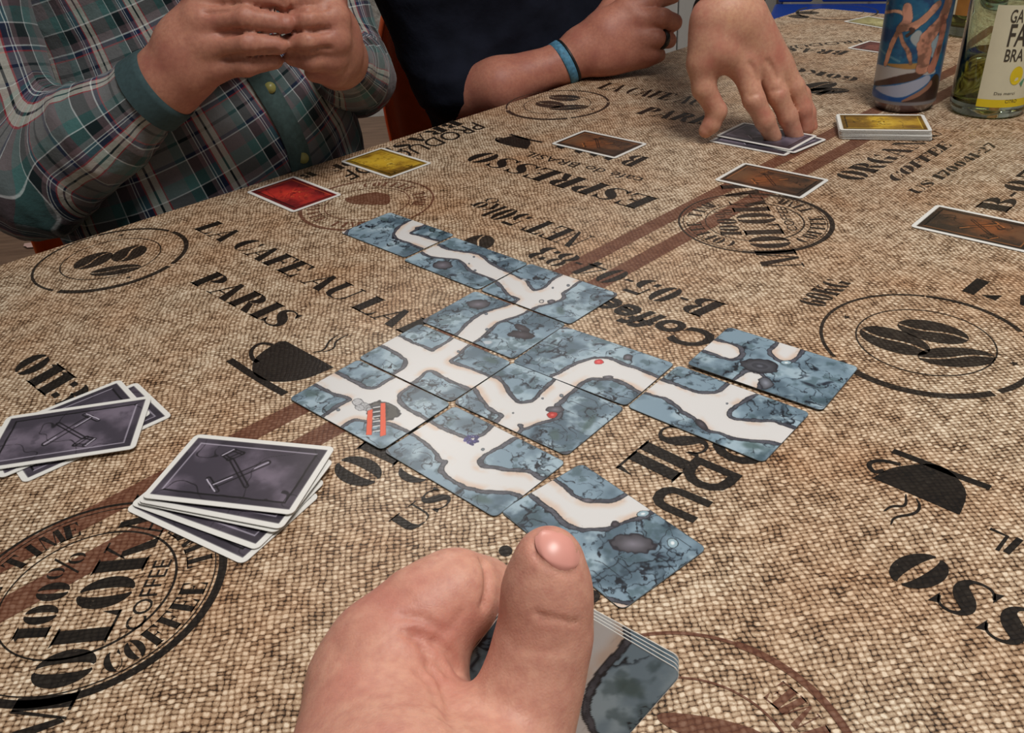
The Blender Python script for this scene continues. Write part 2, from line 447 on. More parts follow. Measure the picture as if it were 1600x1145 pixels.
lettering([('Coffee', (1131, 528), (951, 464), (1085, 548), 'sans')], name='printed_lettering')
_i = Ink(); text_px(_i, 'Coffee', (1131, 528), (951, 464), (1085, 548), 'sans', ZK+.00002, .03)
_i.build('printed_lettering', M_INK)
lettering([('D', (1093, 712), (1056, 746), (1164, 742), 'sans'), ('U', (1046, 754), (1012, 786), (1117, 784), 'sans'), ('O', (1140, 668), (1103, 704), (1214, 698), 'sans'), ('C', (1005, 797), (970, 828), (1074, 827), 'sans')])
_i = Ink()
for a in [('D', (1093, 712), (1056, 746), (1164, 742)), ('U', (1046, 754), (1012, 786), (1117, 784)), ('O', (1140, 668), (1103, 704), (1214, 698)), ('C', (1005, 797), (970, 828), (1074, 827))]:
    text_px(_i, *a, 'sans', ZK+.00002, .035)
_i.build('printed_lettering', M_INK)
lettering([('SIL', (1048, 658), (960, 732), (1120, 690))])
lettering([('PRODUCE OF', (741, 190), (530, 270), (763, 199), 'sans'), ('BRASIL', (708, 187), (568, 246), (725, 193))])
lettering([('OF', (548, 248), (510, 262), (562, 254)), ('BR', (486, 268), (440, 283), (498, 273))], M_INK3)
lettering([('ORGANIC', (1342, 284), (1478, 207), (1300, 276)), ('COFFEE', (1400, 286), (1489, 227), (1385, 277)), ('US 170041-27', (1434, 304), (1560, 227), (1418, 298))], M_INK3)
lettering([('B-05', (1571, 333), (1650, 268), (1522, 325))], M_INK3)
lettering([('ORG', (566, 770), (700, 655), (508, 740)), ('CO', (652, 762), (712, 712), (611, 743)), ('US', (640, 835), (716, 776), (607, 814))])
lettering([('60KG', (1284, 481), (1334, 442), (1242, 472)), ], M_INK3)
lettering([('SSO', (1655, 978), (1428, 852), (1592, 1022))])
lettering([('0113', (14, 573), (99, 642), (62, 547))])
_z = (1180, 400, 3.81)
for P in ([(1230, 208), (1320, 132), (1397, 155), (1300, 232)], [(1345, 232), (1470, 236), (1430, 266)], [(1575, 290), (1580, 235), (1640, 225), (1640, 310)]):
    _i = Ink(); _i.poly(px2(P, _z)); _i.build('printed_lettering', M_INK)
for P, w_ in (([(1547, 826), (1574, 838), (1558, 860)], .0018), ([(1594, 842), (1572, 864)], .003)):
    _i = Ink(); _i.stroke(px2(P), w_); _i.build('printed_lettering', M_INK)
for (x, y, r) in ((790, 861, 11), (925, 932, 13)):
    _i = Ink(); _i.poly(px2([(x+r*math.cos(a), y+r*.8*math.sin(a)) for a in np.linspace(0, 6.0, 12)])); _i.build('printed_lettering', M_INK)
_i = Ink(); bean(_i, px2([(747, 380)])[0], .0165, .0135, 1.2); _i.build('printed_bean', M_INK3)
# far prints in the second panel of the cloth
lettering([('PRODUCE', (1345, 62), (1200, 74), (1352, 66), 'sans'), ('BRASIL', (1330, 80), (1205, 72), (1316, 86)), ('LAIT', (1205, 138), (1290, 150), (1222, 131))], M_INK3)
lettering([('60KG', (1345, 122), (1236, 104), (1336, 128))], M_INK3)
# --- stripes
_i = Ink()
for P in ([(-.60, .03), (.80, 1.30)], [(-.55, -.01), (.86, 1.275)]): pass
for (q, w_) in (((.0995, .645), .0155), ((.119, .617), .0160)):
    dvec = np.array([math.cos(math.radians(42.3)), math.sin(math.radians(42.3))]); q = np.array(q)
    _i.stroke([q-dvec*.62, q, q+dvec*.75], w_, ZB)
_i.build('printed_stripe', M_INK2, label='pair of brown printed stripes')
# --- cups
def cup(body, spec, saucer, handle, steam):
    i_ = Ink(); i_.poly(smooth(px2(body, spec), 1))
    i_.stroke(smooth(px2(saucer[:-1], spec), 2, False), saucer[-1])
    i_.stroke(smooth(px2(handle[:-1], spec), 2, False), handle[-1])
    for s_ in steam: i_.stroke(smooth(px2(s_, spec), 2, False), .0016, ZK, True)
    return i_.build('printed_cup', M_INK)
cup([(1015, 520), (1020, 470), (1075, 425), (1140, 388), (1190, 415), (1345, 500), (1345, 502), (1230, 550), (1120, 562), (1050, 550)], (0, 380, 2.58),
    [(925, 470), (1000, 520), (1080, 570), (1150, 608), .0052], [(1100, 410), (1050, 400), (1010, 430), (1015, 465), (1040, 480), .0030],
    [[(1260, 442), (1310, 432), (1325, 395), (1360, 372)], [(1300, 440), (1350, 425), (1350, 395), (1405, 368)]])
cup([(712, 242), (760, 212), (820, 198), (930, 190), (990, 220), (1035, 270), (1045, 310), (1020, 372), (1015, 372), (860, 305), (715, 245)], (1050, 640, 2.267),
    [(782, 146), (900, 190), (1010, 235), (1128, 277), .0042], [(810, 195), (740, 178), (690, 190), (715, 225), (750, 215), .0026],
    [[(750, 360), (780, 340), (830, 345), (828, 300)], [(775, 408), (785, 380), (865, 370), (880, 340), (865, 315)]])
cup([(455, 235), (500, 225), (560, 208), (640, 218), (685, 248), (655, 290), (650, 292), (540, 272), (470, 250)], (660, 160, 4),
    [(548, 200), (640, 228), (750, 250), .0042], [(500, 225), (470, 220), (455, 235), (480, 250), .0026], [])
# --- round stamps
def ring(i_, c, r, w_, a0=0, a1=360, z=ZK, n=96, wob=0):
    A = np.radians(np.linspace(a0, a1, max(8, int(n*abs(a1-a0)/360)+1)))
    i_.strip([(c[0]+(r+w_/2)*math.cos(a), c[1]+(r+w_/2)*math.sin(a)) for a in A], [(c[0]+(r-w_/2)*math.cos(a), c[1]+(r-w_/2)*math.sin(a)) for a in A], z)
def star(i_, c, r, z=ZK):
    i_.poly([(c[0]+(r if k % 2 == 0 else r*.42)*math.cos(k*math.pi/5+.3), c[1]+(r if k % 2 == 0 else r*.42)*math.sin(k*math.pi/5+.3)) for k in range(10)], z)
def bean_stamp(c, thick0, mat=M_INK3, beans=None, stars=(25, 205), label=None):
    i_ = Ink()
    # broken ring, thicker on one side
    for (a0, a1, k) in ((0, 95, .0022), (100, 186, .0052), (190, 262, .0040), (267, 330, .0032), (331, 360, .002)):
        ring(i_, c, .0625, k, thick0+a0, thick0+a1)
    ring(i_, c, .041, .0010, 0, 360)
    for (p, L, W_, a) in beans:
        q = px2([p])[0]; bean(i_, q, L, W_, math.radians(a))
    for a in stars: star(i_, (c[0]+.0515*math.cos(math.radians(a)), c[1]+.0515*math.sin(math.radians(a))), .003)
    return i_.build('printed_stamp', mat)
bean_stamp((-.337, .686), 150, beans=[((146, 407), .0175, .0135, 60), ((202, 396), .0165, .0140, 75), ((181, 422), .0205, .0095, 8)], stars=(100, 305))
bean_stamp((.263, .459), 95, beans=[((1397, 532), .0225, .0140, -50), ((1457, 518), .0215, .0135, -38), ((1494, 558), .0225, .0115, -8)], stars=(135, 320))
bean_stamp((.079, 1.058), 90, beans=[((859, 163), .020, .0135, -45), ((882, 153), .021, .0130, -32), ((889, 168), .023, .0110, -5)], stars=(135, 320))
bean_stamp((.575, 1.478), 20, beans=[((1248, 26), .018, .012, -50), ((1262, 20), .018, .012, -30)], stars=())
_i = Ink(); bean(_i, px2([(1277, 135)])[0], .028, .015, .4); bean(_i, px2([(1289, 142)])[0], .028, .013, -.2); _i.build('printed_bean', M_INK3)
def arc_text(i_, s, c, r0, r1, a_start, a_step, cw, z=ZK):
    """letters round a circle, one every a_step degrees"""
    for k, ch in enumerate(s):
        if ch == ' ': continue
        a = math.radians(a_start+(-1 if cw else 1)*a_step*k)
        rad = np.array([math.cos(a), math.sin(a)]); tn = np.array([-math.sin(a), math.cos(a)])
        if cw: base, up, rd = c+rad*r0, rad*(r1-r0), -tn
        else: base, up, rd = c+rad*r1, -rad*(r1-r0), tn
        wd, polys = glyph(ch); sc = (r1-r0)*.92
        for P in polys: i_.poly([base+rd*(q[0]-wd/2)*sc+up*q[1] for q in P], z)
def coffee_stamp(c, phi, texts, mat, tmat):
    c = np.array(c); i_ = Ink()
    ring(i_, c, .0620, .0040, phi-190, phi+0); ring(i_, c, .0620, .0018, phi, phi+170)
    ring(i_, c, .0585, .0006); ring(i_, c, .0400, .0012, phi-170, phi+20); ring(i_, c, .0400, .0008, phi+20, phi+190)
    arc_text(i_, 'COFFEE TIME', c, .0448, .0568, phi-134, 10.8, False)
    arc_text(i_, 'COFFEE TIME', c, .0440, .0560, phi+156, 11.2, True)
    for t_ in texts: text_px(i_, *t_)
    return i_.build('printed_stamp', mat)
coffee_stamp((-.2075, .294), 76, [('MOLOKAI', (76, 1176), (288, 766), (-26, 1186)), ('100%', (70, 1000), (140, 860), (16, 1003)), ('COFFEE', (221, 985), (270, 874), (189, 987), 'sans')], M_INK, M_INK)
coffee_stamp((.2115, .664), 76, [('MOLOKAI', (1258, 417), (1178, 287), (1192, 419)), ('100%', (1160, 368), (1144, 327), (1127, 368)), ('COFFEE', (1248, 361), (1227, 324), (1231, 361), 'sans')], M_INK3, M_INK)
def brown_stamp(c, phi, blob=None):
    c = np.array(c); i_ = Ink()
    ring(i_, c, .0625, .0034, phi-190, phi+0); ring(i_, c, .0625, .0018, phi, phi+170); ring(i_, c, .0400, .0010)
    arc_text(i_, 'COFFEE TIME', c, .0448, .0568, phi-134, 10.8, False)
    arc_text(i_, 'COFFEE TIME', c, .0440, .0560, phi+156, 11.2, True)
    if blob: i_.poly(smooth(px2(*blob), 2))
    return i_.build('printed_stamp', M_INK2, label='brown round stamp print')
brown_stamp((-.125, .771), -60, ([(780, 350), (860, 335), (940, 315), (1030, 300), (1120, 312), (1155, 345), (1140, 400), (1060, 400), (960, 400), (830, 392)], (380, 240, 5)))
brown_stamp((.053, .182), 60, ([(1010, 1110), (1120, 1120), (1210, 1150), (1180, 1170), (1060, 1150)], None))
# ================================================================== CARDS
CA, CB, CT = .056, .087, .00032
def vnoise(x, y, seed):
    rs = np.random.RandomState(seed); G = rs.rand(64, 64)
    xi = np.floor(x).astype(int); yi = np.floor(y).astype(int); fx = x-xi; fy = y-yi
    fx = fx*fx*(3-2*fx); fy = fy*fy*(3-2*fy)
    g = lambda i, j: G[i % 64, j % 64]
    return (g(xi, yi)*(1-fx)+g(xi+1, yi)*fx)*(1-fy)+(g(xi, yi+1)*(1-fx)+g(xi+1, yi+1)*fx)*fy
def fbm(x, y, seed, oct=4, gain=.5):
    s = 0; a = 1; t = 0
    for k in range(oct):
        s = s+a*vnoise(x*2**k+k*7.3, y*2**k+k*3.1, seed+k); t += a; a *= gain
    return s/t
def sstep(a, b, x):
    t = np.clip((x-a)/(b-a), 0, 1); return t*t*(3-2*t)
def mixc(c, d, f): return c*(1-f[:, None])+np.asarray(d, float)*f[:, None]
def poly_sd(P, X, Y):
    """signed distance to a polygon, negative inside"""
    P = np.asarray(P); d2 = np.full(X.shape, 1e9); ins = np.zeros(X.shape, bool)
    for i in range(len(P)):
        a = P[i-1]; b = P[i]; e = b-a; L = e@e
        if L < 1e-16: continue
        t = np.clip(((X-a[0])*e[0]+(Y-a[1])*e[1])/L, 0, 1)
        d2 = np.minimum(d2, (X-a[0]-t*e[0])**2+(Y-a[1]-t*e[1])**2)
        c = ((a[1] > Y) != (b[1] > Y)) & (X < (b[0]-a[0])*(Y-a[1])/((b[1]-a[1]) if b[1] != a[1] else 1e-12)+a[0])
        ins ^= c
    return np.where(ins, -1, 1)*np.sqrt(d2)
def homog(src, dst):
    A = []
    for (x, y), (u, v) in zip(src, dst):
        A.append([x, y, 1, 0, 0, 0, -u*x, -u*y, -u]); A.append([0, 0, 0, x, y, 1, -v*x, -v*y, -v])
    h = np.linalg.svd(np.array(A, float))[2][-1].reshape(3, 3)
    return lambda P: (lambda q: q[:, :2]/q[:, 2:])(np.c_[np.array(P, float), np.ones(len(P))]@h.T)
RECT = [(-CA/2, CB/2), (CA/2, CB/2), (CA/2, -CB/2), (-CA/2, -CB/2)]
def pose_from(corners, z, long_first=False):
    """corners: four photo pixels (None = hidden) clockwise; returns x, y, angle"""
    rect = RECT if not long_first else [RECT[3], RECT[0], RECT[1], RECT[2]]
    src = np.array([r for r, c in zip(rect, corners) if c is not None]); W_ = T3(np.array([c for c in corners if c is not None], float), z)[:, :2]
    sc, wc = src.mean(0), W_.mean(0); S = src-sc; D = W_-wc
    th = math.atan2((S[:, 0]*D[:, 1]-S[:, 1]*D[:, 0]).sum(), (S*D).sum())
    R = np.array([[math.cos(th), -math.sin(th)], [math.sin(th), math.cos(th)]])
    c = wc-R@sc
    return c[0], c[1], th
def card_outline(a, b, r, n=6):
    out = []
    for (cx, cy, a0) in ((a/2-r, b/2-r, 0), (-a/2+r, b/2-r, 90), (-a/2+r, -b/2+r, 180), (a/2-r, -b/2+r, 270)):
        for k in range(n+1):
            t = math.radians(a0+90*k/n); out.append((cx+r*math.cos(t), cy+r*math.sin(t)))
    return out
def card_body_mesh(th=CT, a=CA, b=CB, r=.0036):
    o = card_outline(a, b, r); n = len(o)
    V = [(x, y, 0) for x, y in o]+[(x, y, th) for x, y in o]
    return mesh_from('card', V, [tuple(range(n))[::-1], tuple(range(n, 2*n))]+[(i, (i+1) % n, (i+1) % n+n, i+n) for i in range(n)])
M_CARDSTOCK = simple('white_card_stock', srgb(222, 222, 218), .42, var=.03)
M_CARDSIDE = simple('tile_card_stock', srgb(84, 92, 96), .5, var=.1)
def attr_material(name, rough, spec=0.5, coat=0.0):
    t = NT(name); a = t.n('ShaderNodeAttribute', attribute_name='print')
    t.L.new(a.outputs['Color'], t.b.inputs['Base Color'])
    t.b.inputs['Roughness'].default_value = rough; t.b.inputs['Specular IOR Level'].default_value = spec
    t.bump(t.noise(t.obj(), 900, 2), .04, .0003)
    return t.m
M_PRINT = attr_material('card_print', .36, .45)
def face_mesh(art, nx, ny, z, a=CA, b=CB, r=.0036, inset=0.0002):
    """printed face: a grid squeezed into the rounded card outline, one colour per point"""
    a -= 2*inset; b -= 2*inset; r -= inset
    v = np.linspace(-1, 1, ny+1)
    vy = v*b/2
    ins = np.where(np.abs(vy) > b/2-r, r-np.sqrt(np.maximum(0, r*r-(np.abs(vy)-(b/2-r))**2)), 0)
    hw = a/2-ins
    u = np.linspace(-1, 1, nx+1)
    X = (u[None, :]*hw[:, None]).ravel(); Y = (np.ones(nx+1)[None, :]*vy[:, None]).ravel()
    col = np.clip(art(X, Y), 0, 255)
    n = len(X); V = np.c_[X, Y, np.full(n, z)]
    me = bpy.data.meshes.new('printed_face')
    i = np.arange(ny)[:, None]*(nx+1)+np.arange(nx)[None, :]
    q = np.stack([i, i+1, i+nx+2, i+nx+1], -1).reshape(-1, 4)
    me.vertices.add(n); me.vertices.foreach_set('co', V.ravel())
    me.loops.add(q.size); me.loops.foreach_set('vertex_index', q.ravel().astype(np.int32))
    me.polygons.add(len(q)); me.polygons.foreach_set('loop_start', np.arange(0, q.size, 4, dtype=np.int32))
    me.update(calc_edges=True)
    at = me.color_attributes.new('print', 'FLOAT_COLOR', 'POINT')
    at.data.foreach_set('color', np.c_[lin(col), np.ones(n)].ravel().astype(np.float32))
    me.materials.append(M_PRINT)
    return me
def place(o, x, y, z, th, tilt=(0, 0)):
    o.location = (x, y, z); o.rotation_euler = (tilt[0], tilt[1], th)
BODY = card_body_mesh(); BODY.materials.append(M_CARDSTOCK)
BODY2 = card_body_mesh(); BODY2.materials.append(M_CARDSIDE)

# ---------------- the tunnel cards
Z1 = (520, 320, 8); Z2 = (700, 380, 5.714); Z3 = (560, 430, 5.714); Z4 = (440, 540, 5.714); Z5 = (780, 490, 5.714)
Z6 = (600, 600, 5.714); Z7 = (760, 680, 4.444); Z8 = (960, 500, 4.0)
TILES = {
 'A': dict(c=[(533.5, 364), (606, 330), (709, 370), (636, 402)], rocks=[
    [(Z1, [(1000, 190), (960, 215), (880, 260), (820, 320), (780, 380), (810, 420), (870, 460), (960, 480), (1040, 520), (1110, 545), (1150, 560), (1000, 720), (700, 800), (0, 400), (650, 0), (1010, 110)])],
    [(Z1, [(1170, 250), (1100, 290), (1030, 298), (1045, 325), (950, 370), (1000, 395), (1100, 410), (1200, 450), (1310, 482), (1450, 520), (1650, 400), (1300, 180)])]],
    spots=[(Z1, 1245, 335, 42, 24, 0, 'd'), (Z1, 1370, 365, 50, 12, -10, 'd'), (Z1, 620, 180, 80, 30, 15, 's'), (Z1, 620, 500, 120, 22, -20, 'n')]),
 'B': dict(c=[(628.5, 407), (708, 370.5), (828, 413), (747, 452.6)], rocks=[
    [(Z1, [(1230, 470), (1280, 500), (1360, 545), (1440, 575), (1540, 590), (1600, 592)]), (Z2, [(100, 85), (220, 95), (300, 120), (360, 180), (420, 215), (520, 262), (600, 290), (860, 200), (500, 0), (0, -150)])],
    [(Z1, [(1060, 560), (1110, 590), (1180, 635), (1250, 655), (1400, 670), (1500, 680)]), (Z2, [(100, 150), (150, 180), (190, 230), (260, 270), (350, 300), (440, 335), (520, 380), (280, 480), (-200, 300), (-500, 150)])]],
    spots=[(Z1, 1370, 760, 125, 52, 0, 'b'), (Z1, 1500, 880, 80, 20, 0, 'n')], dots=[(Z2, 235, 128, 10), (Z2, 190, 188, 9), (Z2, 245, 248, 12)]),
 'C': dict(c=[(750, 452.6), (828, 413), (966, 459.6), (892.5, 507)], rocks=[
    [(Z2, [(500, 262), (545, 275), (600, 295), (650, 325), (690, 335), (710, 370), (745, 418), (780, 430), (850, 410), (890, 390), (920, 345), (965, 322), (1025, 290), (1050, 240), (750, 100), (560, 160)])],
    [(Z2, [(1178, 333), (1110, 380), (1060, 420), (1020, 440), (1008, 450), (1030, 480), (1000, 505), (960, 520), (900, 540), (800, 560), (740, 588), (700, 640), (1100, 800), (1600, 460), (1250, 280)])],
    [(Z2, [(400, 320), (440, 340), (480, 370), (520, 430), (570, 470), (662, 492), (600, 535), (560, 580), (250, 450), (280, 380)])]],
    spots=[(Z2, 925, 520, 38, 16, 0, 'b'), (Z2, 680, 328, 26, 12, 0, 'w'), (Z2, 1010, 600, 60, 40, 40, 's')], dots=[(Z2, 937, 400, 11), (Z2, 1072, 380, 14), (Z2, 840, 520, 22, 'w')]),
 'D': dict(c=[(659, 502.6), (743, 454.5), (882.4, 506.6), (802.4, 562)], rocks=[
    [(Z3, [(1385, 255), (1300, 285), (1220, 310), (1130, 340), (1060, 380), (1000, 430), (960, 475), (920, 520), (875, 555), (820, 600), (480, 430), (1000, 60), (1380, 150)])],
    [(Z3, [(1520, 305), (1470, 340), (1400, 370), (1300, 400), (1220, 440), (1180, 480), (1140, 520), (1090, 570), (1005, 622), (950, 680), (1350, 880), (1980, 430), (1600, 230)])]],
    spots=[(Z3, 1075, 262, 105, 42, 0, 'b'), (Z3, 1450, 535, 112, 36, 6, 'k'), (Z3, 1455, 475, 68, 28, 22, 'k'), (Z3, 1160, 605, 50, 20, 0, 'w')], dots=[(Z3, 1145, 348, 14), (Z3, 1155, 490, 16), (Z3, 1400, 690, 9)]),
 'E': dict(c=[(558, 560.6), (655, 505), (803, 568), (704, 627.5)], rocks=[
    [(Z3, [(330, 535), (345, 545), (400, 580), (450, 605), (520, 630), (590, 660), (662, 700), (700, 670), (760, 640), (820, 600), (880, 560), (900, 480), (540, 380), (380, 450)])],
    [(Z3, [(1005, 625), (950, 660), (900, 720), (812, 770), (830, 800), (900, 820), (1000, 850), (1080, 880), (1180, 920), (1290, 965), (1500, 900), (1450, 760), (1000, 560)])],
    [(Z3, [(180, 620), (260, 655), (330, 690), (390, 730), (440, 770), (440, 820), (400, 850), (330, 890), (200, 960), (-100, 1100), (-100, 650)])],
    [(Z3, [(600, 865), (650, 855), (700, 870), (760, 910), (840, 950), (920, 980), (1000, 1010), (1060, 1040), (840, 1300), (300, 1000), (480, 970), (550, 910)])]],
    dots=[(Z3, 903, 692, 16)], spots=[(Z3, 1200, 770, 90, 35, 15, 's')]),
 'F': dict(c=[(455.8, 624.4), (558, 561), (703, 633), (595.8, 702)], rocks=[
    [(Z4, [(440, 230), (520, 275), (600, 320), (690, 370), (750, 400), (820, 402), (880, 370), (960, 320), (1035, 283), (1100, 200), (800, -50), (400, 200)])],
    [(Z4, [(290, 340), (380, 380), (460, 430), (550, 450), (620, 470), (635, 500), (600, 515), (540, 540), (480, 590), (440, 620), (395, 645), (330, 740), (30, 500), (200, 300)])],
    [(Z4, [(500, 760), (535, 735), (580, 700), (650, 660), (720, 665), (830, 690), (960, 690), (1050, 730), (1130, 770), (1200, 810), (900, 1020), (480, 800)])],
    [(Z4, [(1190, 340), (1100, 390), (1030, 440), (1025, 500), (1050, 550), (1120, 590), (1200, 640), (1300, 690), (1400, 740), (1650, 560), (1300, 280)])]],
    dots=[(Z4, 515, 582, 18)], ladder=True, spots=[(Z4, 280, 440, 100, 45, 0, 's')]),
 'G': dict(c=[(708.5, 629), (803, 568), (975, 638), (885, 710.4)], rocks=[
    [(Z6, [(820, 20), (850, 70), (880, 120), (920, 180), (980, 230), (1085, 275), (1060, 310), (1000, 355), (960, 400), (560, 160), (760, -60)])],
    [(Z5, [(-130, 545), (0, 600), (40, 640), (70, 710), (120, 760), (160, 800), (210, 812), (270, 800), (330, 780), (380, 720), (430, 680), (490, 625), (515, 580), (600, 540), (130, 360), (-250, 440)])],
    [(Z5, [(700, 655), (640, 700), (590, 740), (540, 790), (480, 825), (550, 850), (520, 930), (430, 950), (350, 975), (250, 1010), (215, 1020), (225, 985), (165, 985), (195, 1020), (165, 1055), (80, 1100), (600, 1350), (1250, 850), (750, 620)])]],
    dots=[(Z5, 557, 738, 20), (Z5, 390, 763, 12), (Z5, 130, 888, 10)], spots=[(Z5, 500, 860, 80, 30, 0, 'b'), (Z5, 475, 905, 48, 28, 0, 'r'), (Z5, 300, 600, 60, 14, -50, 'n'), (Z5, 495, 1080, 60, 70, 0, 's'), (Z5, 800, 980, 130, 40, -50, 's')]),
 'H': dict(c=[(803, 568), (882, 510), (1053, 569), (974, 632)], rocks=[
    [(Z5, [(440, 590), (520, 558), (570, 535), (640, 490), (700, 460), (780, 430), (860, 412), (930, 405), (1000, 420), (1100, 470), (1180, 490), (1260, 520), (1350, 560), (1440, 598), (1560, 640), (1700, 450), (580, 30), (0, 430), (380, 620)])],
    [(Z5, [(670, 670), (720, 620), (780, 590), (850, 575), (930, 578), (1040, 585), (1100, 610), (1170, 650), (1230, 690), (1300, 715), (1300, 780), (1110, 920), (600, 700)])]],
    spots=[(Z5, 890, 440, 44, 22, 0, 'r'), (Z5, 1150, 400, 42, 26, 0, 'b'), (Z5, 965, 572, 45, 14, 0, 'b'), (Z5, 520, 395, 80, 16, -18, 'n'), (Z5, 490, 265, 50, 12, -35, 'n'), (Z5, 900, 288, 80, 20, 0, 'n'), (Z5, 235, 390, 18, 40, 10, 'n')], dots=[(Z5, 575, 165, 12), (Z5, 838, 250, 8)]),
 'I': dict(c=[(979.5, 635), (1052.5, 569), (1272.5, 650), (1196, 722.5)], rocks=[
    [(Z8, [(260, 375), (290, 385), (350, 405), (440, 440), (520, 465), (590, 470), (650, 465), (690, 430), (728, 393), (780, 330), (370, 200), (240, 330)])],
    [(Z8, [(150, 448), (190, 455), (260, 475), (320, 490), (370, 520), (430, 570), (480, 600), (520, 620), (560, 660), (600, 690), (680, 710), (760, 740), (850, 755), (980, 762), (1075, 785), (1150, 820), (950, 980), (0, 560), (60, 450)])],
    [(Z8, [(930, 460), (870, 480), (820, 500), (790, 530), (740, 550), (710, 580), (710, 610), (740, 630), (800, 640), (900, 650), (1000, 650), (1060, 670), (1150, 702), (1250, 740), (1320, 580), (960, 430)])]],
    dots=[(Z8, 705, 532, 9)], spots=[(Z8, 550, 655, 50, 20, 38, 'k'), (Z8, 870, 790, 90, 28, 10, 's')]),
 'J': dict(c=[(1069, 570), (1135, 510), (1346, 576), (1290, 641)], inv=True, rocks=[
    [(Z8, [(605, 130), (680, 145), (760, 170), (790, 200), (790, 230), (750, 250), (700, 245), (620, 215), (545, 190), (440, 160), (520, 90)])],
    [(Z8, [(1030, 100), (1045, 155), (1000, 190), (990, 210), (1010, 235), (1060, 265), (1120, 262), (1150, 240), (1165, 215), (1180, 190), (1200, 120)])],
    [(Z8, [(740, 400), (775, 382), (800, 360), (840, 335), (890, 330), (930, 350), (955, 370), (915, 400), (910, 430), (870, 500), (760, 460)])]],
    spots=[(Z8, 920, 295, 128, 44, 8, 'B'), (Z8, 1090, 275, 36, 14, 0, 'g'), (Z8, 965, 400, 50, 35, 20, 'b2'), (Z8, 1190, 350, 60, 14, 12, 'n'), (Z8, 1240, 410, 70, 12, 20, 'n'), (Z8, 1350, 400, 60, 14, -10, 'n')]),
 'K': dict(c=[(600, 705.4), (708.5, 634), (882.6, 726), (777, 807)], rocks=[
    [(Z6, [(340, 320), (400, 345), (470, 390), (550, 430), (640, 460), (700, 490), (760, 500), (850, 490), (920, 460), (1005, 368), (1040, 320), (620, 80), (380, 260)])],
    [(Z6, [(200, 400), (245, 440), (300, 470), (380, 520), (430, 570), (490, 620), (520, 680), (580, 690), (585, 710), (550, 750), (570, 810), (640, 860), (720, 900), (800, 930), (900, 950), (1020, 960), (1130, 960), (1200, 980), (1255, 1010), (1200, 1150), (1000, 1320), (-100, 620), (100, 380)])],
    [(Z6, [(1210, 480), (1120, 510), (1050, 560), (980, 600), (890, 640), (840, 710), (860, 750), (920, 765), (1000, 770), (1100, 795), (1200, 800), (1300, 805), (1350, 850), (1420, 880), (1500, 900), (1720, 700), (1300, 440)])]],
    dots=[(Z6, 890, 598, 16)], berries=(Z6, 790, 512, 75, 42), spots=[(Z6, 900, 470, 40, 10, -30, 'n'), (Z6, 900, 1030, 110, 40, 15, 's')]),
 'L': dict(c=[(783.6, 802.6), (909.6, 722), (1103, 858), (970, 952.5)], rocks=[
    [(Z7, [(420, 290), (520, 350), (560, 400), (620, 440), (680, 475), (740, 480), (800, 475), (860, 480), (920, 465), (1000, 412), (1060, 340), (650, 120), (400, 240)])],
    [(Z7, [(280, 380), (360, 450), (430, 500), (490, 540), (530, 590), (580, 630), (640, 655), (700, 662), (780, 655), (850, 650), (920, 620), (1000, 590), (1060, 570), (1150, 525), (1250, 480), (1750, 800), (950, 1350), (-50, 520), (200, 340)])]],
    spots=[(Z7, 1015, 765, 150, 66, 4, 'b'), (Z7, 1288, 756, 40, 36, 0, 'g'), (Z7, 895, 628, 30, 22, 0, 'k'), (Z7, 705, 460, 48, 16, 5, 'b'), (Z7, 1090, 552, 46, 22, -10, 'g2'), (Z7, 1080, 960, 80, 14, 40, 'n'), (Z7, 1180, 840, 90, 14, 15, 'n'), (Z7, 1390, 830, 14, 50, 10, 'n'), (Z7, 780, 350, 12, 36, -20, 'n')]),
}
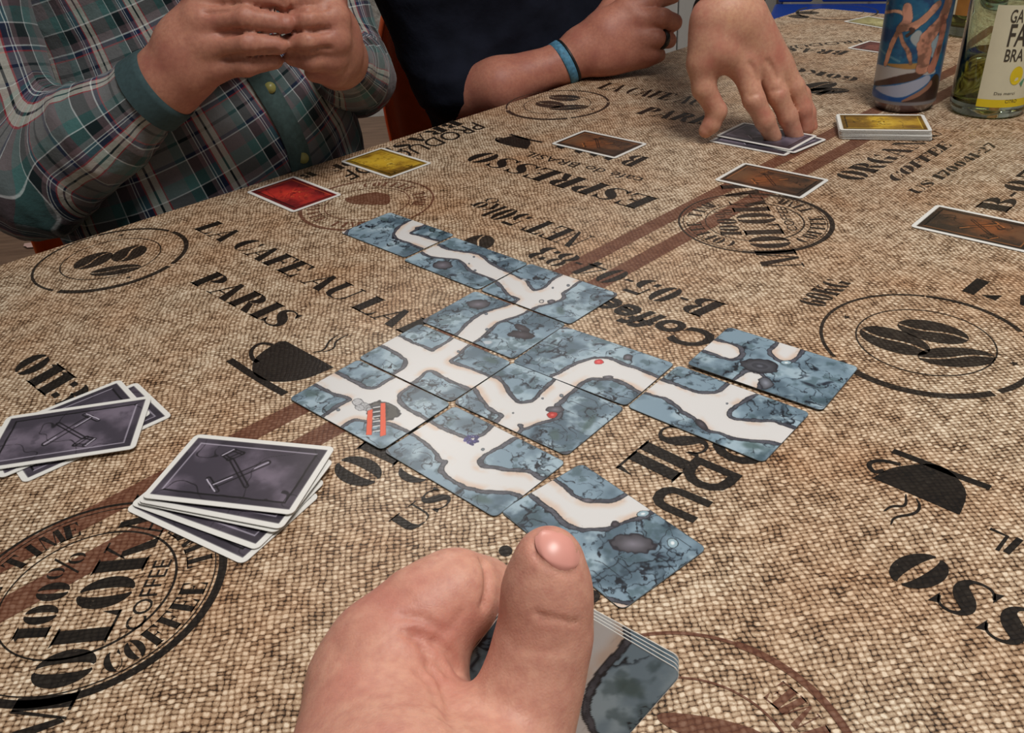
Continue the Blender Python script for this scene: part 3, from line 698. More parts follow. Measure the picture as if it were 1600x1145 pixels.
def tile_art(key, t, seed):
    H = homog(t['c'], RECT)
    def loc(spec, P): return H(np.array(P, float)/spec[2]+np.array(spec[:2]))
    polys = [smooth(np.vstack([loc(s, P) for s, P in poly]), 2) for poly in t['rocks']]
    def spotf(s, cx, cy, rx, ry, ang, X, Y):
        c, ax, ay = loc(s, [(cx, cy), (cx+rx*math.cos(math.radians(ang)), cy+rx*math.sin(math.radians(ang))), (cx-ry*math.sin(math.radians(ang)), cy+ry*math.cos(math.radians(ang)))])
        Mx = np.linalg.inv(np.array([ax-c, ay-c]).T)
        q = Mx@np.array([X-c[0], Y-c[1]])
        wob = 1+.16*(vnoise(X*420+9, Y*420, seed+5)-.5)*2
        return np.sqrt(q[0]**2+q[1]**2)/wob
    def art(X, Y):
        n = len(X)
        jit = .0006*(fbm(X*260, Y*260, seed+40, 3)-.5)*2
        D = None
        for P in polys:
            d = poly_sd(P, X, Y); D = d if D is None else np.minimum(D, d)
        if t.get('inv'): D = -D
        D = D+jit                                   # <0 inside rock
        f1 = fbm(X*70, Y*70, seed, 5); f2 = fbm(X*150+5, Y*150, seed+11, 4); f3 = fbm(X*45+3, Y*45+8, seed+21, 4)
        # sand-white tunnel floor with peach washes near its edges
        col = np.tile(np.array([214., 214., 214.]), (n, 1))
        peach = sstep(.0055, .0003, D)*sstep(.45, .66, f1)
        col = mixc(col, (208, 176, 152), peach*.75)
        col = mixc(col, (205, 196, 188), sstep(.003, 0, D)*.3)
        # fine hatch marks
        hs = np.abs(vnoise(X*300, Y*90, seed+31)-.5)
        col = mixc(col, (150, 140, 132), (hs < .010)*sstep(.0035, .0005, D)*sstep(.55, .75, f2)*.8)
        # rock
        rk = np.tile(np.array([126., 150., 166.]), (n, 1))
        rk = mixc(rk, (66, 86, 100), sstep(.48, .70, f3)*.7)
        rk = mixc(rk, (166, 188, 200), sstep(.50, .30, f1)*.8)
        rk = mixc(rk, (58, 80, 86), sstep(.56, .72, f2)*.5)
        wq = fbm(X*60+f2*1.3, Y*60-f1*1.2, seed+51, 3)-.5
        ln = np.abs(wq); side = np.where(wq > 0, sstep(.10, 0, wq), 0)
        rk = mixc(rk, (42, 56, 68), np.where(wq > 0, sstep(.07, 0, wq), 0)*.75)
        rk = mixc(rk, (20, 25, 34), sstep(.020, .006, ln)*sstep(.36, .48, f2)*.95)
        wq = fbm(X*95+20, Y*95+f1*2, seed+61, 2)-.5
        rk = mixc(rk, (26, 32, 42), sstep(.016, .004, np.abs(wq))*sstep(.44, .54, f3)*.85)
        # stone kerb along the tunnel
        bw = .0024*(1+.7*(f2-.5)*2)
        bd = np.tile(np.array([88., 90., 100.]), (n, 1))
        bd = mixc(bd, (66, 68, 78), sstep(.4, .7, fbm(X*300, Y*300, seed+71, 2)))
        inside = sstep(0.0001, -.0001, D); inner = sstep(-bw+.0001, -bw-.0001, D)
        brick = np.abs(((X*1.0+Y*.8)*260+f1*3) % 1-.5) < .05
        bd = mixc(bd, (40, 42, 50), brick*.7)
        rk = mixc(bd, (0, 0, 0), np.zeros(n))*(1-inner[:, None])+rk*inner[:, None]
        rk = mixc(rk, (26, 28, 36), sstep(.00040, .00016, np.abs(D+bw))*.9)
        col = col*(1-inside[:, None])+rk*inside[:, None]
        col = mixc(col, (30, 31, 38), sstep(.00042, .00018, np.abs(D))*.95)
        for sp in t.get('spots', []):
            s, cx, cy, rx, ry, ang, kind = sp
            q = spotf(s, cx, cy, rx, ry, ang, X, Y); m = sstep(1.04, .96, q); ol = sstep(.10, .04, np.abs(q-.97))
            if kind in ('b', 'k', 'B', 'b2', 'd'):
                base = {'b': (92, 90, 98), 'k': (66, 62, 68), 'B': (74, 76, 84), 'b2': (104, 108, 118), 'd': (60, 78, 84)}[kind]
                c2 = np.clip(np.tile(np.array(base, float), (n, 1))*(1.35-.7*np.clip(q, 0, 1)[:, None]), 0, 255)
                col = col*(1-m[:, None])+c2*m[:, None]
                if kind == 'B': col = mixc(col, (36, 38, 44), sstep(.1, .03, np.abs(np.abs(q*np.cos(q*3)-.2)))*m*.5)
                col = mixc(col, (38, 36, 44), ol*.9)
            elif kind == 's': col = mixc(col, (70, 92, 92), sstep(1.1, .3, q)*.75*inside)
            elif kind == 'n': col = mixc(col, (34, 40, 52), sstep(1.0, .35, q)*sstep(.35, .5, f2)*.9)
            elif kind == 'r':
                col = mixc(col, (206, 62, 66) if key == 'H' else (176, 46, 40), m); col = mixc(col, (245, 150, 140), sstep(.45, .2, q)*.5); col = mixc(col, (90, 30, 34), ol*.7)
            elif kind == 'w': col = mixc(col, (216, 218, 222), sstep(1.1, .5, q)*.7)
            elif kind in ('g', 'g2'): col = mixc(col, (150, 176, 188), m); col = mixc(col, (226, 234, 238), sstep(.5, .2, q)); col = mixc(col, (36, 42, 50), ol)
        for d_ in t.get('dots', []):
            q = spotf(d_[0], d_[1], d_[2], d_[3], d_[3]*.75, 0, X, Y)
            col = mixc(col, (112, 122, 130) if len(d_) == 4 else (206, 202, 198), sstep(.95, .8, q)); col = mixc(col, (60, 62, 70), sstep(.28, .1, np.abs(q-.85))*.85)
        if 'berries' in t:
            s, bx, by, rx, ry = t['berries']; rs = np.random.RandomState(3)
            for k in range(46):
                r_, a_ = math.sqrt(rs.rand()), rs.rand()*6.28
                q = spotf(s, bx+rx*r_*math.cos(a_), by+ry*r_*math.sin(a_), 13, 11, 0, X, Y)
                col = mixc(col, (40, 36, 92) if k % 3 else (70, 62, 130), sstep(1.1, .8, q)); col = mixc(col, (210, 210, 235), sstep(.35, .1, q)*(k % 4 == 0))
        if t.get('ladder'):
            q = spotf(Z4, 895, 590, 140, 76, 10, X, Y); m = sstep(1.03, .97, q)
            col = mixc(col, (62, 62, 58), m); q2 = spotf(Z4, 860, 590, 88, 70, 0, X, Y); col = mixc(col, (30, 28, 28), sstep(1.05, .9, q2)*m)
            col = mixc(col, (150, 152, 146), m*sstep(.6, .75, f2)*.5); col = mixc(col, (34, 34, 38), sstep(.12, .04, np.abs(q-.98)))
            for (gx, gy, gr) in ((690, 520, 55), (745, 555, 50), (790, 590, 34), (700, 565, 40)):
                q = spotf(Z4, gx, gy, gr, gr*.7, 20, X, Y); col = mixc(col, (176, 178, 182), sstep(1, .9, q)*.8)
                col = mixc(col, (60, 62, 68), sstep(.09, .03, np.abs(q-.95))*.9); col = mixc(col, (70, 72, 80), sstep(.04, .01, np.abs(vnoise(X*900, Y*900, seed+3)-.5))*sstep(1, .9, q)*.6)
            for y_ in (550, 590, 630, 672, 714, 756):
                P = loc(Z4, [(800, y_), (900, y_-14), (900, y_+4), (800, y_+18)]); d = poly_sd(P, X, Y); col = mixc(col, (64, 68, 78), sstep(.0002, -.0001, d))
                P = loc(Z4, [(815, y_+12), (875, y_+2), (880, y_+10), (815, y_+20)]); d = poly_sd(P, X, Y); col = mixc(col, (206, 208, 210), sstep(.0002, -.0001, d))
            for P in ([(768, 592), (812, 578), (806, 800), (758, 800)], [(880, 525), (922, 522), (926, 800), (876, 815)]):
                d = poly_sd(loc(Z4, P), X, Y); col = mixc(col, (222, 84, 46), sstep(.0002, -.0002, d)); col = mixc(col, (120, 40, 26), sstep(.0002, .00005, np.abs(d))*.8)
        ed = np.minimum(CA/2-np.abs(X), CB/2-np.abs(Y))
        rim = sstep(.0006, .0002, ed)*inside
        col = mixc(col, (66, 76, 82), rim*.6)
        return col
    return art
TLABEL = {
 'A': ('tunnel card with a bend, farthest one at the upper left end of the maze', ),
 'B': ('tunnel card with one dark oval rock, second from the upper left end of the maze', ),
 'C': ('T-junction tunnel card, right corner almost touching the word Coffee', ),
 'D': ('tunnel card with a dark heart-shaped double stone beside its winding passage', ),
 'E': ('crossroads tunnel card just above the card with the red ladder', ),
 'F': ('start card with the small red ladder standing in a hole', ),
 'G': ('V-shaped tunnel card with a red stone near the middle of the maze', ),
 'H': ('curved tunnel card with a tiny pink-red gem on the top rim of its passage', ),
 'I': ('T-junction tunnel card at the right, in front of the blocked card', ),
 'J': ('blocked tunnel card with a grey boulder between two passage stubs', ),
 'K': ('tunnel card with a cluster of dark blue berries on the passage', ),
 'L': ('tunnel card nearest the camera, behind the thumb, with a brownish-grey boulder', ),
}
zt = {'A': .0005, 'B': .0006, 'C': .0007, 'D': .0005, 'E': .0006, 'F': .0008, 'G': .0005, 'H': .0008, 'I': .0006, 'J': .0016, 'K': .0005, 'L': .0004}
for k_, (key, t) in enumerate(TILES.items()):
    x, y, th = pose_from(t['c'], zt[key])
    o = put('tunnel_card', BODY2, None, None, label=TLABEL[key][0], category='playing card', group='tunnel cards laid out as a maze')
    place(o, x, y, zt[key], th, (0.012, 0.004) if key == 'J' else (0, 0))
    f = face_mesh(tile_art(key, t, 100+k_*17), 140, 218, CT+.00004)
    fo = put('printed_face', f); fo.parent = o

# ---------------- card backs and role cards
def seg_d(X, Y, a, b):
    a = np.array(a)/1000.; b = np.array(b)/1000.; e = b-a; t = np.clip(((X-a[0])*e[0]+(Y-a[1])*e[1])/(e@e), 0, 1)
    return np.hypot(X-a[0]-t*e[0], Y-a[1]-t*e[1])
def back_art(seed, base, dark, lightc, linec, border=.0034, glow=None, tools=True, flip=1):
    def art(X, Y):
        n = len(X); X = X*flip; Y = Y*flip
        f1 = fbm(X*55, Y*55, seed, 5); f2 = fbm(X*160, Y*160, seed+9, 4)
        c = np.tile(np.array(base, float), (n, 1)); c = mixc(c, dark, sstep(.4, .68, f1)); c = mixc(c, lightc, sstep(.5, .28, f1)*.6)
        if glow is not None: c = mixc(c, glow, np.exp(-((X+.004)**2+(Y-.004)**2)/.016**2)*.75)
        c = mixc(c, dark, sstep(.62, .8, f2)*.5)
        cr = fbm(X*34+3, Y*34, seed+5, 3)-.5
        c = mixc(c, tuple(v*.4 for v in dark), sstep(.008, .002, np.abs(cr))*.8)
        ax, ay = CA/2-np.abs(X), CB/2-np.abs(Y); e = np.minimum(ax, ay)
        c = mixc(c, tuple(v*.75 for v in dark), sstep(.0085, .006, e)*.55)
        gro = sstep(.0009, .0003, np.abs(e-.0078+.0007*(f2-.5)))
        lit = (X > 0) & (ax < ay) | (Y > 0) & (ay <= ax)
        c = mixc(c, tuple(v*.28 for v in dark), gro*~lit*.95); c = mixc(c, linec, gro*lit*.7*sstep(.0006, .0002, np.abs(e-.0078)))
        if tools:
            S = [((-13, 9), (9, -11), 2.1), ((-11, -9), (9, 10.5), 1.2), ((-17, 5), (-8, 15), 1.1), ((9, 12), (15, 7), 1.4), ((15, 7), (17, 13), 1.0), ((9, 12), (12, 17), 1.0), ((12, 17), (17, 13), 1.2)]
            for (a, b, wd) in S:
                d = seg_d(X, Y, a, b)*1000
                c = mixc(c, tuple(v*.30 for v in dark), sstep(.7, .25, np.abs(d-wd*.9))*.85)
            for (a, b) in (((-12.4, 9.6), (-5, 2.6)), ((3.5, -6.4), (9.6, -11.6)), ((11.5, 17.6), (17.6, 13.6)), ((-17.5, 6), (-9, 15.5))):
                c = mixc(c, linec, sstep(.55, .2, seg_d(X, Y, a, b)*1000))
        r = .0036; qx = np.maximum(np.abs(X)-(CA/2-r), 0); qy = np.maximum(np.abs(Y)-(CB/2-r), 0)
        be = np.where((qx > 0) & (qy > 0), r-np.hypot(qx, qy), e)
        c = mixc(c, (228, 228, 224), sstep(border+.0002, border-.0002, be))
        return c
    return art
PURPLE = dict(base=(100, 92, 106), dark=(66, 61, 72), lightc=(128, 118, 134), linec=(190, 184, 200))
BROWN = dict(base=(96, 66, 46), dark=(54, 44, 36), lightc=(112, 84, 60), linec=(196, 122, 66), glow=(150, 82, 40))
BKF = face_mesh(back_art(7, **PURPLE), 120, 186, CT+.00004)
BKF2 = face_mesh(back_art(23, flip=-1, **PURPLE), 120, 186, CT+.00004)
def add_card(name, label, group, face, x, y, z, th, tilt=(0, 0), cat='playing card'):
    o = put(name, BODY, None, None, label=label, category=cat, group=group) if group else put(name, BODY, None, None, label=label, category=cat)
    place(o, x, y, z, th, tilt)
    fo = put('printed_face', face); fo.parent = o
    return o
def card_px(name, label, group, face, corners, z, long_first=False, tilt=(0, 0)):
    x, y, th = pose_from(corners, z, long_first)
    return add_card(name, label, group, face, x, y, z, th, tilt)
# right-hand pile, lower left of the picture (bottom to top)
G1 = 'dark purple card backs in the pile near the camera'
card_px('face_down_card', 'dark purple face-down card, lowest of the near pile, its corner poking out towards the camera', G1, BKF2, [None, (506, 777), (364, 870), (203, 805)], .0005, True)
card_px('face_down_card', 'dark purple face-down card, fourth from the top of the near pile, turned towards the hand', G1, BKF, [None, (511, 752), (393, 858), (208, 791)], .0016, True)
card_px('face_down_card', 'dark purple face-down card, thin white sliver third from the top of the near pile', G1, BKF2, [None, (522, 727), (431, 829), (209, 788)], .0034, True)
card_px('face_down_card', 'dark purple face-down card, second from the top of the near pile', G1, BKF, [None, (524, 722), (444, 824), (208, 785)], .0046, True)
card_px('face_down_card', 'dark purple face-down card showing its crossed tools, top of the near pile', G1, BKF2, [(305, 679), (523, 703), (459, 800), (222, 777)], .0064, True)
# left pile, cut by the frame
G2 = 'dark purple card backs in the pile at the left edge'
card_px('face_down_card', 'dark purple face-down card, lowest of the left pile, sticking out right and below', G2, BKF, [None, (214, 598), (269, 650), (38, 755)], .0005, True)
card_px('face_down_card', 'dark purple face-down card in the middle of the left pile, its top edge showing', G2, BKF2, [None, (192, 600), (232, 640), (0, 748)], .0014, True)
card_px('face_down_card', 'dark purple face-down card with crossed tools, top of the left pile', G2, BKF, [None, (237, 620), (207, 700), (-32, 738)], .0030, True)
# role cards
BRF = [face_mesh(back_art(50+i*13, flip=(-1)**i, **BROWN), 90, 140, CT+.00004) for i in range(2)]
G3 = 'brown face-down goal cards'
def goal(c, label, f, lf, z=.0005): return card_px('goal_card', label, G3, f, c, z, lf)
goal([(1113.6, 281), (1163.5, 255), (1297, 281), (1253, 311)], 'brown goal card lying just above the round printed coffee stamp', BRF[0], False)
goal([(1415, 353), (1457, 318.5), (1652, 357), (1612, 399)], 'brown goal card at the right edge of the picture', BRF[1], False)
goal([(862.5, 225), (914, 204), (1012, 224), (957.5, 248)], 'brown goal card beside the printed word ESPRESSO', BRF[0], False)
RED = dict(base=(150, 36, 34), dark=(96, 20, 24), lightc=(186, 52, 40), linec=(224, 120, 60), glow=(206, 56, 44))
GOLD = dict(base=(176, 138, 40), dark=(120, 88, 26), lightc=(206, 174, 62), linec=(232, 206, 90), glow=(216, 178, 52))
def gem_art(pal, seed, sp):
    base = back_art(seed, tools=False, **pal)
    def art(X, Y):
        c = base(X, Y); f = fbm(X*120, Y*120, seed+77, 4); g = np.exp(-((X)**2+(Y+.004)**2)/.014**2)
        c = mixc(c, sp, sstep(.02, .004, np.abs(f-.5))*g); c = mixc(c, tuple(v*.5 for v in pal['dark']), sstep(.02, .004, np.abs(f-.58))*g*.8)
        return c
    return art
card_px('red_card', 'deep red card with orange glints at the table edge in front of the plaid shirt', None, face_mesh(gem_art(RED, 71, (236, 140, 70)), 90, 140, CT+.00004), [(388, 300), (457, 275), (534, 305), (458, 332)], .0005, False)
card_px('gold_card', 'single yellow-gold card lying near the table edge, left of the brown cards', None, face_mesh(gem_art(GOLD, 81, (240, 220, 120)), 90, 140, CT+.00004), [(531, 253), (600, 232), (673, 254), (608, 278)], .0005, False)
# pile under the far hand
G4 = 'dark purple card backs in the pile under the reaching hand'
card_px('face_down_card', 'dark purple face-down card, lowest of the pile under the reaching hand, its left corner out', G4, BKF, [(1107, 221), None, None, (1226, 244)], .0005, False)
card_px('face_down_card', 'dark purple face-down card fanned to the right under the reaching fingers', G4, BKF2, [None, None, (1293, 218), (1240, 240)], .0012, False)
card_px('face_down_card', 'dark purple face-down card on top of the pile under the reaching hand', G4, BKF, [(1115, 212), None, None, (1238, 236)], .0022, False)
# pile of gold cards: two packs slightly shifted
GF = face_mesh(gem_art(GOLD, 91, (240, 220, 120)), 90, 140, CT+.00004)
G5 = 'gold-faced cards in the squared pile beside the drink can'
gx, gy, gth = pose_from([(1303, 176), (1453, 177), (1462, 204), (1301, 205)], .0105, True)
for i in range(16):
    z = .0005+i*.00062; low = i < 9
    dx, dy, dt = (.0012, -.0012, -.02) if low else (0, 0, 0)
    lab = 'yellow-gold card on top of the squared pile beside the drink can' if i == 15 else 'gold-faced card inside the squared pile beside the drink can, only its white edge showing'
    add_card('gold_card', lab, G5, GF, gx+dx+.0004*math.sin(i*2.3), gy+dy+.0004*math.cos(i*3.1), z, gth+dt+.004*math.sin(i*1.7))
# two far cards half hidden by the can
card_px('red_card', 'dull red card far back, half hidden behind the left side of the can', None, BRF[0] if False else face_mesh(gem_art(dict(base=(120, 70, 62), dark=(92, 52, 48), lightc=(136, 86, 76), linec=(150, 100, 80)), 61, (170, 110, 90)), 40, 62, CT+.00004), [(1321, 76), (1360, 63), None, None], .0005, False)
card_px('pale_card', 'pale yellow card farthest back on the table, left of the can', None, face_mesh(gem_art(dict(base=(178, 170, 118), dark=(150, 142, 96), lightc=(196, 190, 140), linec=(210, 204, 150)), 62, (210, 204, 160)), 40, 62, CT+.00004), [(1316, 34), (1358, 25), None, None], .0005, False)
# ================================================================== SMOOTH BODIES
def surface_nets(f, org, h):
    s = f < 0
    nx, ny, nz = f.shape
    c = [s[i:nx-1+i, j:ny-1+j, k:nz-1+k] for i in (0, 1) for j in (0, 1) for k in (0, 1)]
    cnt = sum(x.astype(np.int8) for x in c); act = (cnt > 0) & (cnt < 8)
    idx = np.full(act.shape, -1, np.int64); A = np.argwhere(act); idx[act] = np.arange(len(A))
    off = np.array([(i, j, k) for i in (0, 1) for j in (0, 1) for k in (0, 1)])
    P = np.zeros((len(A), 3)); N = np.zeros(len(A))
    vals = np.stack([f[A[:, 0]+o[0], A[:, 1]+o[1], A[:, 2]+o[2]] for o in off], 1)
    for a in range(8):
        for b in range(a+1, 8):
            if np.abs(off[a]-off[b]).sum() != 1: continue
            va, vb = vals[:, a], vals[:, b]; m = (va < 0) != (vb < 0)
            t = np.where(m, va/np.where(m, va-vb, 1), 0)
            P += m[:, None]*(off[a]+t[:, None]*(off[b]-off[a])); N += m
    V = (A+P/N[:, None])*h+org
    F = []
    for ax in range(3):
        b1, b2 = (ax+1) % 3, (ax+2) % 3
        sl0 = [slice(1, -1)]*3; sl1 = [slice(1, -1)]*3
        sl0[ax] = slice(0, -1); sl1[ax] = slice(1, None)
        s0, s1 = s[tuple(sl0)], s[tuple(sl1)]
        E = np.argwhere(s0 != s1)
        if not len(E): continue
        inside0 = s0[E[:, 0], E[:, 1], E[:, 2]]
        E = E+1; E[:, ax] -= 1
        def g(d1, d2):
            q = E.copy(); q[:, b1] -= d1; q[:, b2] -= d2; return idx[q[:, 0], q[:, 1], q[:, 2]]
        q = np.stack([g(0, 0), g(1, 0), g(1, 1), g(0, 1)], 1)
        q[~inside0] = q[~inside0][:, ::-1]
        F.append(q)
    return V, np.vstack(F)
def mesh_np(name, V, F, smooth=True):
    me = bpy.data.meshes.new(name); n = len(V)
    me.vertices.add(n); me.vertices.foreach_set('co', V.astype(np.float32).ravel())
    me.loops.add(F.size); me.loops.foreach_set('vertex_index', F.ravel().astype(np.int32))
    me.polygons.add(len(F)); me.polygons.foreach_set('loop_start', np.arange(0, F.size, F.shape[1], dtype=np.int32))
    me.polygons.foreach_set('use_smooth', np.ones(len(F), bool))
    me.update(calc_edges=True); me.validate()
    return me
def smin(a, b, k):
    h = np.maximum(k-np.abs(a-b), 0)/k
    return np.minimum(a, b)-h*h*k*.25
def cone_d(P, a, b, ra, rb):
    e = b-a; t = np.clip((P-a)@e/max(e@e, 1e-12), 0, 1)
    return np.linalg.norm(P-a-t[..., None]*e, axis=-1)-(ra+t*(rb-ra))
def ell_d(P, c, R, rad):
    q = (P-c)@R; k0 = np.linalg.norm(q/rad, axis=-1); k1 = np.linalg.norm(q/(np.array(rad)**2), axis=-1)
    return k0*(k0-1)/np.maximum(k1, 1e-9)
class Body:
    """chains: list of (k_in, [(point, r)...]) joined to the body with blend k; ells: ellipsoids"""
    def __init__(s): s.parts = []      # each: ('c', a, b, ra, rb, group) / ('e', c, R, rad, group)
    def chain(s, pts, g=0, **kw):
        for (a, ra), (b, rb) in zip(pts[:-1], pts[1:]): s.parts.append(('c', np.array(a), np.array(b), ra, rb, g))
    def ell(s, c, R, rad, g=0): s.parts.append(('e', np.array(c), np.array(R), rad, g))
    def d1(s, p, P): return cone_d(P, *p[1:5]) if p[0] == 'c' else ell_d(P, *p[1:4])
    def box(s, p):
        if p[0] == 'c':
            lo = np.minimum(p[1]-p[3], p[2]-p[4]); hi = np.maximum(p[1]+p[3], p[2]+p[4])
        else: r = max(p[3]); lo, hi = p[1]-r, p[1]+r
        return lo, hi
    def mesh(s, h, kin=.004, kbody=.010, kfing=.0008, margin=None, warp=None):
        lo = np.min([s.box(p)[0] for p in s.parts], 0)-3*h; hi = np.max([s.box(p)[1] for p in s.parts], 0)+3*h
        n = np.ceil((hi-lo)/h).astype(int)+1
        groups = sorted({p[-1] for p in s.parts})
        big = .05
        ax = [lo[i]+h*np.arange(n[i]) for i in range(3)]
        mg = max(kbody, kin)*1.0+3*h
        def field(ps, k):
            f = np.full(tuple(n), big, np.float32)
            for p in ps:
                a, b = s.box(p)
                i0 = np.clip(((a-mg-lo)/h).astype(int), 0, n-1); i1 = np.clip(((b+mg-lo)/h).astype(int)+2, 1, n)
                sl = tuple(slice(i0[i], i1[i]) for i in range(3))
                G = np.stack(np.meshgrid(*[ax[i][sl[i]] for i in range(3)], indexing='ij'), -1)
                f[sl] = smin(f[sl], s.d1(p, G), k)
            return f
        core = field([p for p in s.parts if p[-1] == 0], kbody) if 0 in groups else None
        out = None
        for g in groups:
            if g == 0: continue
            f = field([p for p in s.parts if p[-1] == g], kin)
            if core is not None: f = smin(f, core, kbody)
            out = f if out is None else smin(out, f, kfing)
        if out is None: out = core
        elif core is not None: out = np.minimum(out, core)
        return surface_nets(out, lo, h)
    def eval(s, P, kin=.004, kbody=.010, kfing=.0008):
        P = np.asarray(P, float); core = None; gs = {}
        for p in s.parts:
            d = s.d1(p, P)
            if p[-1] == 0: core = d if core is None else smin(core, d, kbody)
            else: gs[p[-1]] = d if p[-1] not in gs else smin(gs[p[-1]], d, kin)
        out = core
        for g, d in gs.items():
            if core is not None: d = smin(d, core, kbody)
            out = d if out is None else smin(out, d, kfing)
        return out
def vnormals(V, F):
    n = np.cross(V[F[:, 1]]-V[F[:, 0]], V[F[:, 2]]-V[F[:, 0]]); N = np.zeros_like(V)
    for k in range(F.shape[1]): np.add.at(N, F[:, k], n)
    return N/np.maximum(np.linalg.norm(N, axis=1), 1e-12)[:, None]
def grooves(V, F, gl):
    """press thin creases into the skin: (polyline, depth, width)"""
    N = vnormals(V, F); D = np.zeros(len(V))
    for P, dep, wd in gl:
        P = np.array(P); dd = np.full(len(V), 9.)
        for a, b in zip(P[:-1], P[1:]): dd = np.minimum(dd, cone_d(V, a, b, 0, 0))
        D = D+dep*np.exp(-(dd/wd)**2)
    return V-N*D[:, None]
def hit(B, u, v, d0=.1, **kw):
    """where a line of sight meets the body"""
    d = d0; r = FWD+(u-800)/FPX*RT-(v-572.5)/FPX*UP; L = np.linalg.norm(r)
    for _ in range(60):
        q = CC+d*r; e = float(B.eval(q[None], **kw)[0]); d += e/L*.9
        if abs(e) < 2e-5: break
    return CC+d*r

def skin_material(name, c1, c2, c3, rough=.5, bump=.25, hair=0):
    t = NT(name); c = t.obj()
    n = t.noise(c, 34, 4, .55)
    col = t.ramp(n, [(.30, c2), (.5, c1), (.72, c3)])
    m2 = t.noise(c, 300, 3, .6)
    col = t.mix(t.math('MULTIPLY_ADD', m2, 1.6, -.6, clamp=True), col, tuple(x*.86 for x in c2[:3])+(1,))
    t.put(t.b.inputs['Base Color'], col)
    t.b.inputs['Roughness'].default_value = rough; t.b.inputs['Specular IOR Level'].default_value = .35
    t.b.inputs['Subsurface Weight'].default_value = .22
    t.b.inputs['Subsurface Radius'].default_value = (.9, .28, .14); t.b.inputs['Subsurface Scale'].default_value = .006
    v = t.n('ShaderNodeTexVoronoi'); v.feature = 'DISTANCE_TO_EDGE'; v.inputs['Scale'].default_value = 900; t.put(v.inputs['Vector'], c)
    t.bump(t.math('ADD', t.math('MULTIPLY', v.outputs[0], .6), t.noise(c, 240, 3)), bump, .0006)
    return t.m
SK_NEAR = skin_material('skin_near', srgb(204, 150, 130), srgb(190, 124, 110), srgb(210, 162, 140))
SK_A = skin_material('skin_warm', srgb(176, 122, 102), srgb(160, 102, 88), srgb(184, 132, 110))
SK_B = skin_material('skin_forearm', srgb(182, 122, 102), srgb(166, 104, 90), srgb(190, 132, 112))
SK_C = skin_material('skin_reaching', srgb(200, 150, 126), srgb(192, 126, 108), srgb(206, 158, 128))
M_NAIL = simple('finger_nail', srgb(216, 152, 140), .34, var=.03, scale=200)

# ------------------------------------------------------------------ the hand in the foreground
def D(u, v, d): return D3(u, v, d)
hb = Body()
hb.chain([(D(600, 1075, .242), .0200), (D(590, 1320, .205), .0265)])
hb.chain([(D(640, 1140, .240), .0185), (D(670, 1350, .20), .028)])
hb.chain([(D(672, 1215, .232), .0175), (D(745, 1360, .20), .024)])
hb.chain([(D(612, 1120, .262), .018), (D(640, 1330, .225), .026)])
hb.chain([(D(640, 1320, .203), .029), (D(560, 1800, .150), .026), (np.array([-.09, .02, .05]), .036), (np.array([-.16, -.16, .02]), .045)])
hb.chain([(D(600, 1075, .242), .0195), (D(618, 1020, .245), .0165), (D(668, 962, .249), .0142), (D(712, 928, .2525), .0120), (D(752, 930, .262), .0104), (D(800, 960, .272), .0090), (D(828, 1010, .272), .0080)], 1)
hb.chain([(D(768, 1290, .206), .018), (D(800, 1160, .2235), .0138), (D(822, 1100, .2255), .0124), (D(838, 1045, .2265), .0117), (D(852, 985, .2265), .0113), (D(855, 920, .2245), .0106), (D(858, 874, .2225), .0087)], 2)
hb.chain([(D(618, 1110, .266), .017), (D(676, 1030, .286), .0128), (D(752, 1010, .288), .0112), (D(825, 1060, .284), .0090)], 3)
hb.chain([(D(630, 1150, .270), .018), (D(700, 1090, .292), .0112), (D(775, 1110, .294), .0094), (D(815, 1165, .290), .0080)], 4)
hb.chain([(D(645, 1200, .265), .017), (D(715, 1160, .290), .0100), (D(780, 1185, .288), .0084), (D(805, 1225, .284), .0072)], 5)
KW = dict(kin=.006, kbody=.0095, kfing=.0015)
V, F = hb.mesh(.0011, **KW)
def HP(pts, d0=.12): return [hit(hb, u, v, d0, **KW) for u, v in pts]
gl = [(HP([(757, 876), (764, 900), (763, 925), (758, 945)]), .0018, .0016),
      (HP([(836, 957), (862, 964), (885, 971), (902, 973)]), .0006, .0008),
      (HP([(846, 968), (862, 972)]), .0004, .0008),
      (HP([(800, 1010), (835, 1018), (880, 1014)]), .00025, .0012),
      (HP([(650, 990), (684, 1004), (706, 1024), (718, 1048)]), .0016, .0016),
      (HP([(628, 962), (660, 966), (688, 982)]), .0009, .0013),
      (HP([(660, 1010), (682, 1026), (700, 1052)]), .0011, .0012),
      (HP([(630, 985), (654, 1002), (672, 1022)]), .0009, .0012),
      (HP([(672, 1040), (692, 1060), (702, 1090), (700, 1120)]), .0016, .0018),
      (HP([(655, 1048), (676, 1070), (686, 1100)]), .0009, .0014),
      (HP([(712, 1100), (716, 1122), (708, 1150)]), .0013, .0016),
      (HP([(726, 1104), (734, 1130)]), .0010, .0014),
      (HP([(682, 1000), (704, 982), (718, 960)]), .0006, .0014),
      (HP([(520, 1010), (560, 1040)]), .0003, .002)]
# nail fold
gl += [(HP([(836, 846), (838, 866), (850, 883), (872, 892), (892, 897), (903, 886), (907, 866)]), .0005, .0009),
       (HP([(834, 842), (832, 856), (836, 872)]), .0006, .0011)]
V = grooves(V, F, gl)
hand = put('person', mesh_np('person', V, F), SK_NEAR, label='left hand of the person behind the camera, thumb up, pinching a few tunnel cards', category='person')
